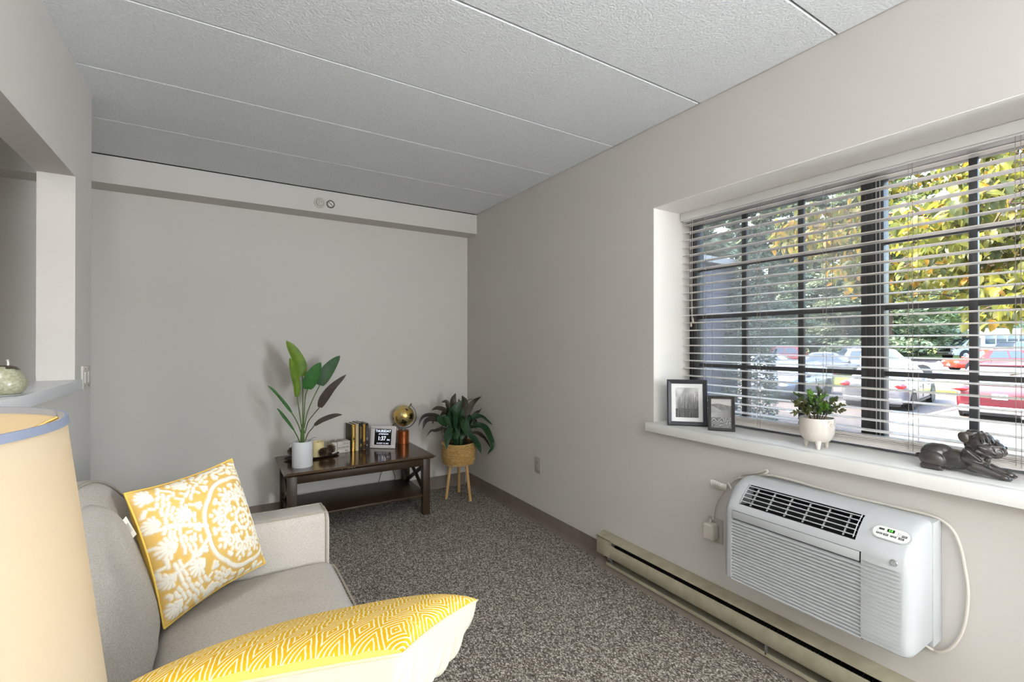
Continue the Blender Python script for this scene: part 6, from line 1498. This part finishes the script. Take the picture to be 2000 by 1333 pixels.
for sgn in (-1, 1):
    part('headlight', MB().box(3.48, sgn*.62, .82, 3.575, sgn*.88, 1.05), headl, t, local=True, bevel=.02)
    part('cab_window', MB().add([Vector((x, sgn*(y2), z)) for y2 in (.93, 1.03) for x, z in ((1.45, 1.35), (2.45, 1.35), (2.1, 1.92), (1.45, 1.92))], [(0, 1, 2, 3), (7, 6, 5, 4), (0, 4, 5, 1), (1, 5, 6, 2), (2, 6, 7, 3), (3, 7, 4, 0)]), glass_c, t, local=True, smooth=False)
    for k in range(5): part('side_window', MB().box(-3.6+k*.95, sgn*1.195, 1.45, -2.75+k*.95, sgn*1.21, 2.25), glass_c, t, local=True, bevel=.01)
    part('stripe', MB().box(-3.9, sgn*1.195, 1.28, 1.1, sgn*1.206, 1.36), M('stripe_blue', (150, 160, 186), .5), t, local=True, smooth=False)
    part('mirror', MB().box(2.2, sgn*1.15, 1.35, 2.3, sgn*1.32, 1.75), blackp, t, local=True, bevel=.02)
    for wx in (-2.4, 2.55):
        part('wheel_arch', MB().cyl((wx, sgn*.95, .42), (wx, sgn*(1.205 if wx < 0 else 1.025), .42), .50, n=26), blackp, t, local=True)
        w_ = part('wheel', MB().lathe([(.25, -.12), (.38, -.12), (.40, -.08), (.40, .08), (.38, .12), (.26, .12), (.20, .06), (.001, .06)], (0, 0, 0), 28), tire_m, t, local=True); w_.rotation_euler = (-sgn*PI/2, 0, 0); w_.location = (wx, sgn*(1.10 if wx < 0 else .93), .40)
        h_ = part('hub', MB().lathe([(.24, .06), (.23, .10), (.08, .13), (.001, .13)], (0, 0, 0), 20), rim_m, w_, local=True)
part('bumper', MB().box(3.45, -.95, .45, 3.68, .95, .62), chrm, t, local=True, bevel=.03)

# ------------------------------------------------------------------ leafy yellow-green tree close outside the window
ytrunk = Vector((8.2, -1.6, gz(5.2)))
t = thing('leafy_tree', 'nearby tree with yellow-green leaves and thin dark branches filling the right window', 'tree', ytrunk)
brk = M('bark_dark', (74, 60, 48), .85, bump=(60, .6, .005))
part('trunk', MB().tube(catmull([ytrunk+Vector((0, 0, -.2)), ytrunk+Vector((-.05, .05, 1.6)), ytrunk+Vector((.05, .15, 3.2)), ytrunk+Vector((0, .3, 5.0))], 5), [.13]*5+[.11]*5+[.08]*5+[.05], 12), brk, t)
rnd = random.Random(9); tips = []
def branch(p0, d, ln, r0, depth, lst):
    pts_ = [p0]; dd = d.normalized(); n = 6
    for k in range(n):
        dd = (dd+Vector((rnd.uniform(-.16, .16), rnd.uniform(-.16, .16), rnd.uniform(-.13, .10)))).normalized(); pts_.append(pts_[-1]+dd*ln/n)
    lst.append((pts_, r0))
    if depth < 3:
        for k in range(5 if depth < 2 else 4):
            j = rnd.randint(2, n); a = Vector((rnd.uniform(-1, 1), rnd.uniform(-.6, 1), rnd.uniform(-.35, .35))); branch(pts_[j], (dd*.8+a*.8), ln*rnd.uniform(.42, .62), r0*.55, depth+1, lst)
    else: tips.extend((pts_[k], dd) for k in (2, 3, 4, 5, 6))
BR = []
for k, (z, d, ln) in enumerate([(2.4, (-.25, 1, .05), 3.1), (2.9, (-.15, 1, .12), 3.4), (3.4, (-.35, .9, .2), 3.3), (3.9, (-.05, 1, .25), 3.3), (4.3, (-.5, .8, .35), 3.0), (3.2, (.3, 1, .15), 3.3), (4.6, (.1, .9, .5), 2.8), (2.7, (-.8, .6, .15), 2.4), (3.8, (-.9, .4, .25), 2.5), (4.9, (-.3, .9, .5), 2.8), (4.0, (-.6, 1, .02), 2.9)]):
    branch(ytrunk+Vector((0, .15, z)), Vector(d), ln, .035, 0, BR)
big = [b_ for b_ in BR if b_[1] > .012]; small = [b_ for b_ in BR if b_[1] <= .012]
def inview(p_):
    f = (p_-CAM).dot(FW); px = 1000+FPX*(p_-CAM).dot(RT)/f; py = 666.5-FPX*(p_-CAM).dot(UP)/f
    return px > 1500 and py < (690 if px > 1885 else (575 if px > 1730 else 580-(1730-px)*.5))
small = [b_ for b_ in small if inview(b_[0][3]) and inview(b_[0][6])]
big = [b_ for b_ in big if b_[1] > .03 or inview(b_[0][6])]
for pts_, r0 in big: part('branch', MB().tube(pts_, [r0*(1-.75*k/6) for k in range(7)], 7), brk, t)
mbx = MB()
for pts_, r0 in small: mbx.tube(pts_, [max(.0022, r0*(1-.7*k/6)) for k in range(7)], 5)
part('twigs', mbx, brk, t, recalc=False, kind='stuff')
y1m = leaf_mat('leaf_yellowgreen', (88, 92, 34), (112, 110, 42), .55, .5, 3); y2m = leaf_mat('leaf_gold', (140, 124, 36), (142, 100, 36), .55, .5, 3); y3m = leaf_mat('leaf_olive', (76, 82, 40), (62, 70, 34), .5, .5, 3)
def dleaf(seed):
    return leaf(MB(), [Vector((0, 0, 0)), Vector((.045, 0, -.006)), Vector((.10, 0, -.030))], .030, up=Vector((0, 0, 1)), prof=lambda t_: math.sin(PI*min(1, .04+.96*t_)**.85)**.8, fold=.28, wave=.08, nw=1, seed=seed)
base = {}
for k, m_ in enumerate((y1m, y2m, y3m)):
    o = part('leaf', dleaf(k), m_, t, local=True, angle=180, recalc=False); base[k] = o
lv = []
for p_, dd in tips:
    for q in range(5):
        pos = p_+Vector((rnd.uniform(-.09, .09), rnd.uniform(-.09, .09), rnd.uniform(-.08, .04)))
        e_ = Euler((rnd.uniform(-.7, .7), rnd.uniform(.1, 1.3), rnd.uniform(0, 2*PI))); sc2 = rnd.uniform(.75, 1.25)
        f = (pos-CAM).dot(FW); px = 1000+FPX*(pos-CAM).dot(RT)/f
        vis = 1400 < px < 2010; py = 666.5-FPX*(pos-CAM).dot(UP)/f
        lim = 690 if px > 1885 else (575 if px > 1730 else 590-(1730-px)*.5)
        if py > lim+rnd.uniform(-40, 20) or px < 1500: continue
        gold = (px < 1740 and rnd.random() < .30) or rnd.random() < .10
        lv.append((0 if vis else 1, f, pos, e_, sc2, 1 if gold else (0 if rnd.random() < .6 else 2)))
lv.sort(key=lambda q: (q[0], q[1]))
firsts = [True]*3; used = 0; rest = {0: [], 1: [], 2: []}
for (nv_, f, pos, e_, sc2, k) in lv:
    if used < 297 or firsts[k]:
        if firsts[k]: o = base[k]; firsts[k] = False
        else: o = base[k].copy(); COL.objects.link(o); o.parent = t
        o.location = pos-ytrunk; o.rotation_euler = e_; o.scale = (sc2,)*3; used += 1
    else: rest[k].append((pos, e_, sc2))
for k, lst in rest.items():
    if not lst: continue
    bv = np.array([v.co[:] for v in base[k].data.vertices]); bf = [list(p_.vertices) for p_ in base[k].data.polygons]; VV = []; FF = []
    for i, (pos, e_, s2) in enumerate(lst):
        m3 = np.array(e_.to_matrix())*s2; VV.append(bv@m3.T+np.array(pos-ytrunk)); FF += [[q+i*len(bv) for q in f_] for f_ in bf]
    o = np_obj('foliage', np.concatenate(VV), np.array(FF), (y1m, y2m, y3m)[k], t)
    o.data.polygons.foreach_set('use_smooth', [True]*len(o.data.polygons))
print('leaves', len(lv))
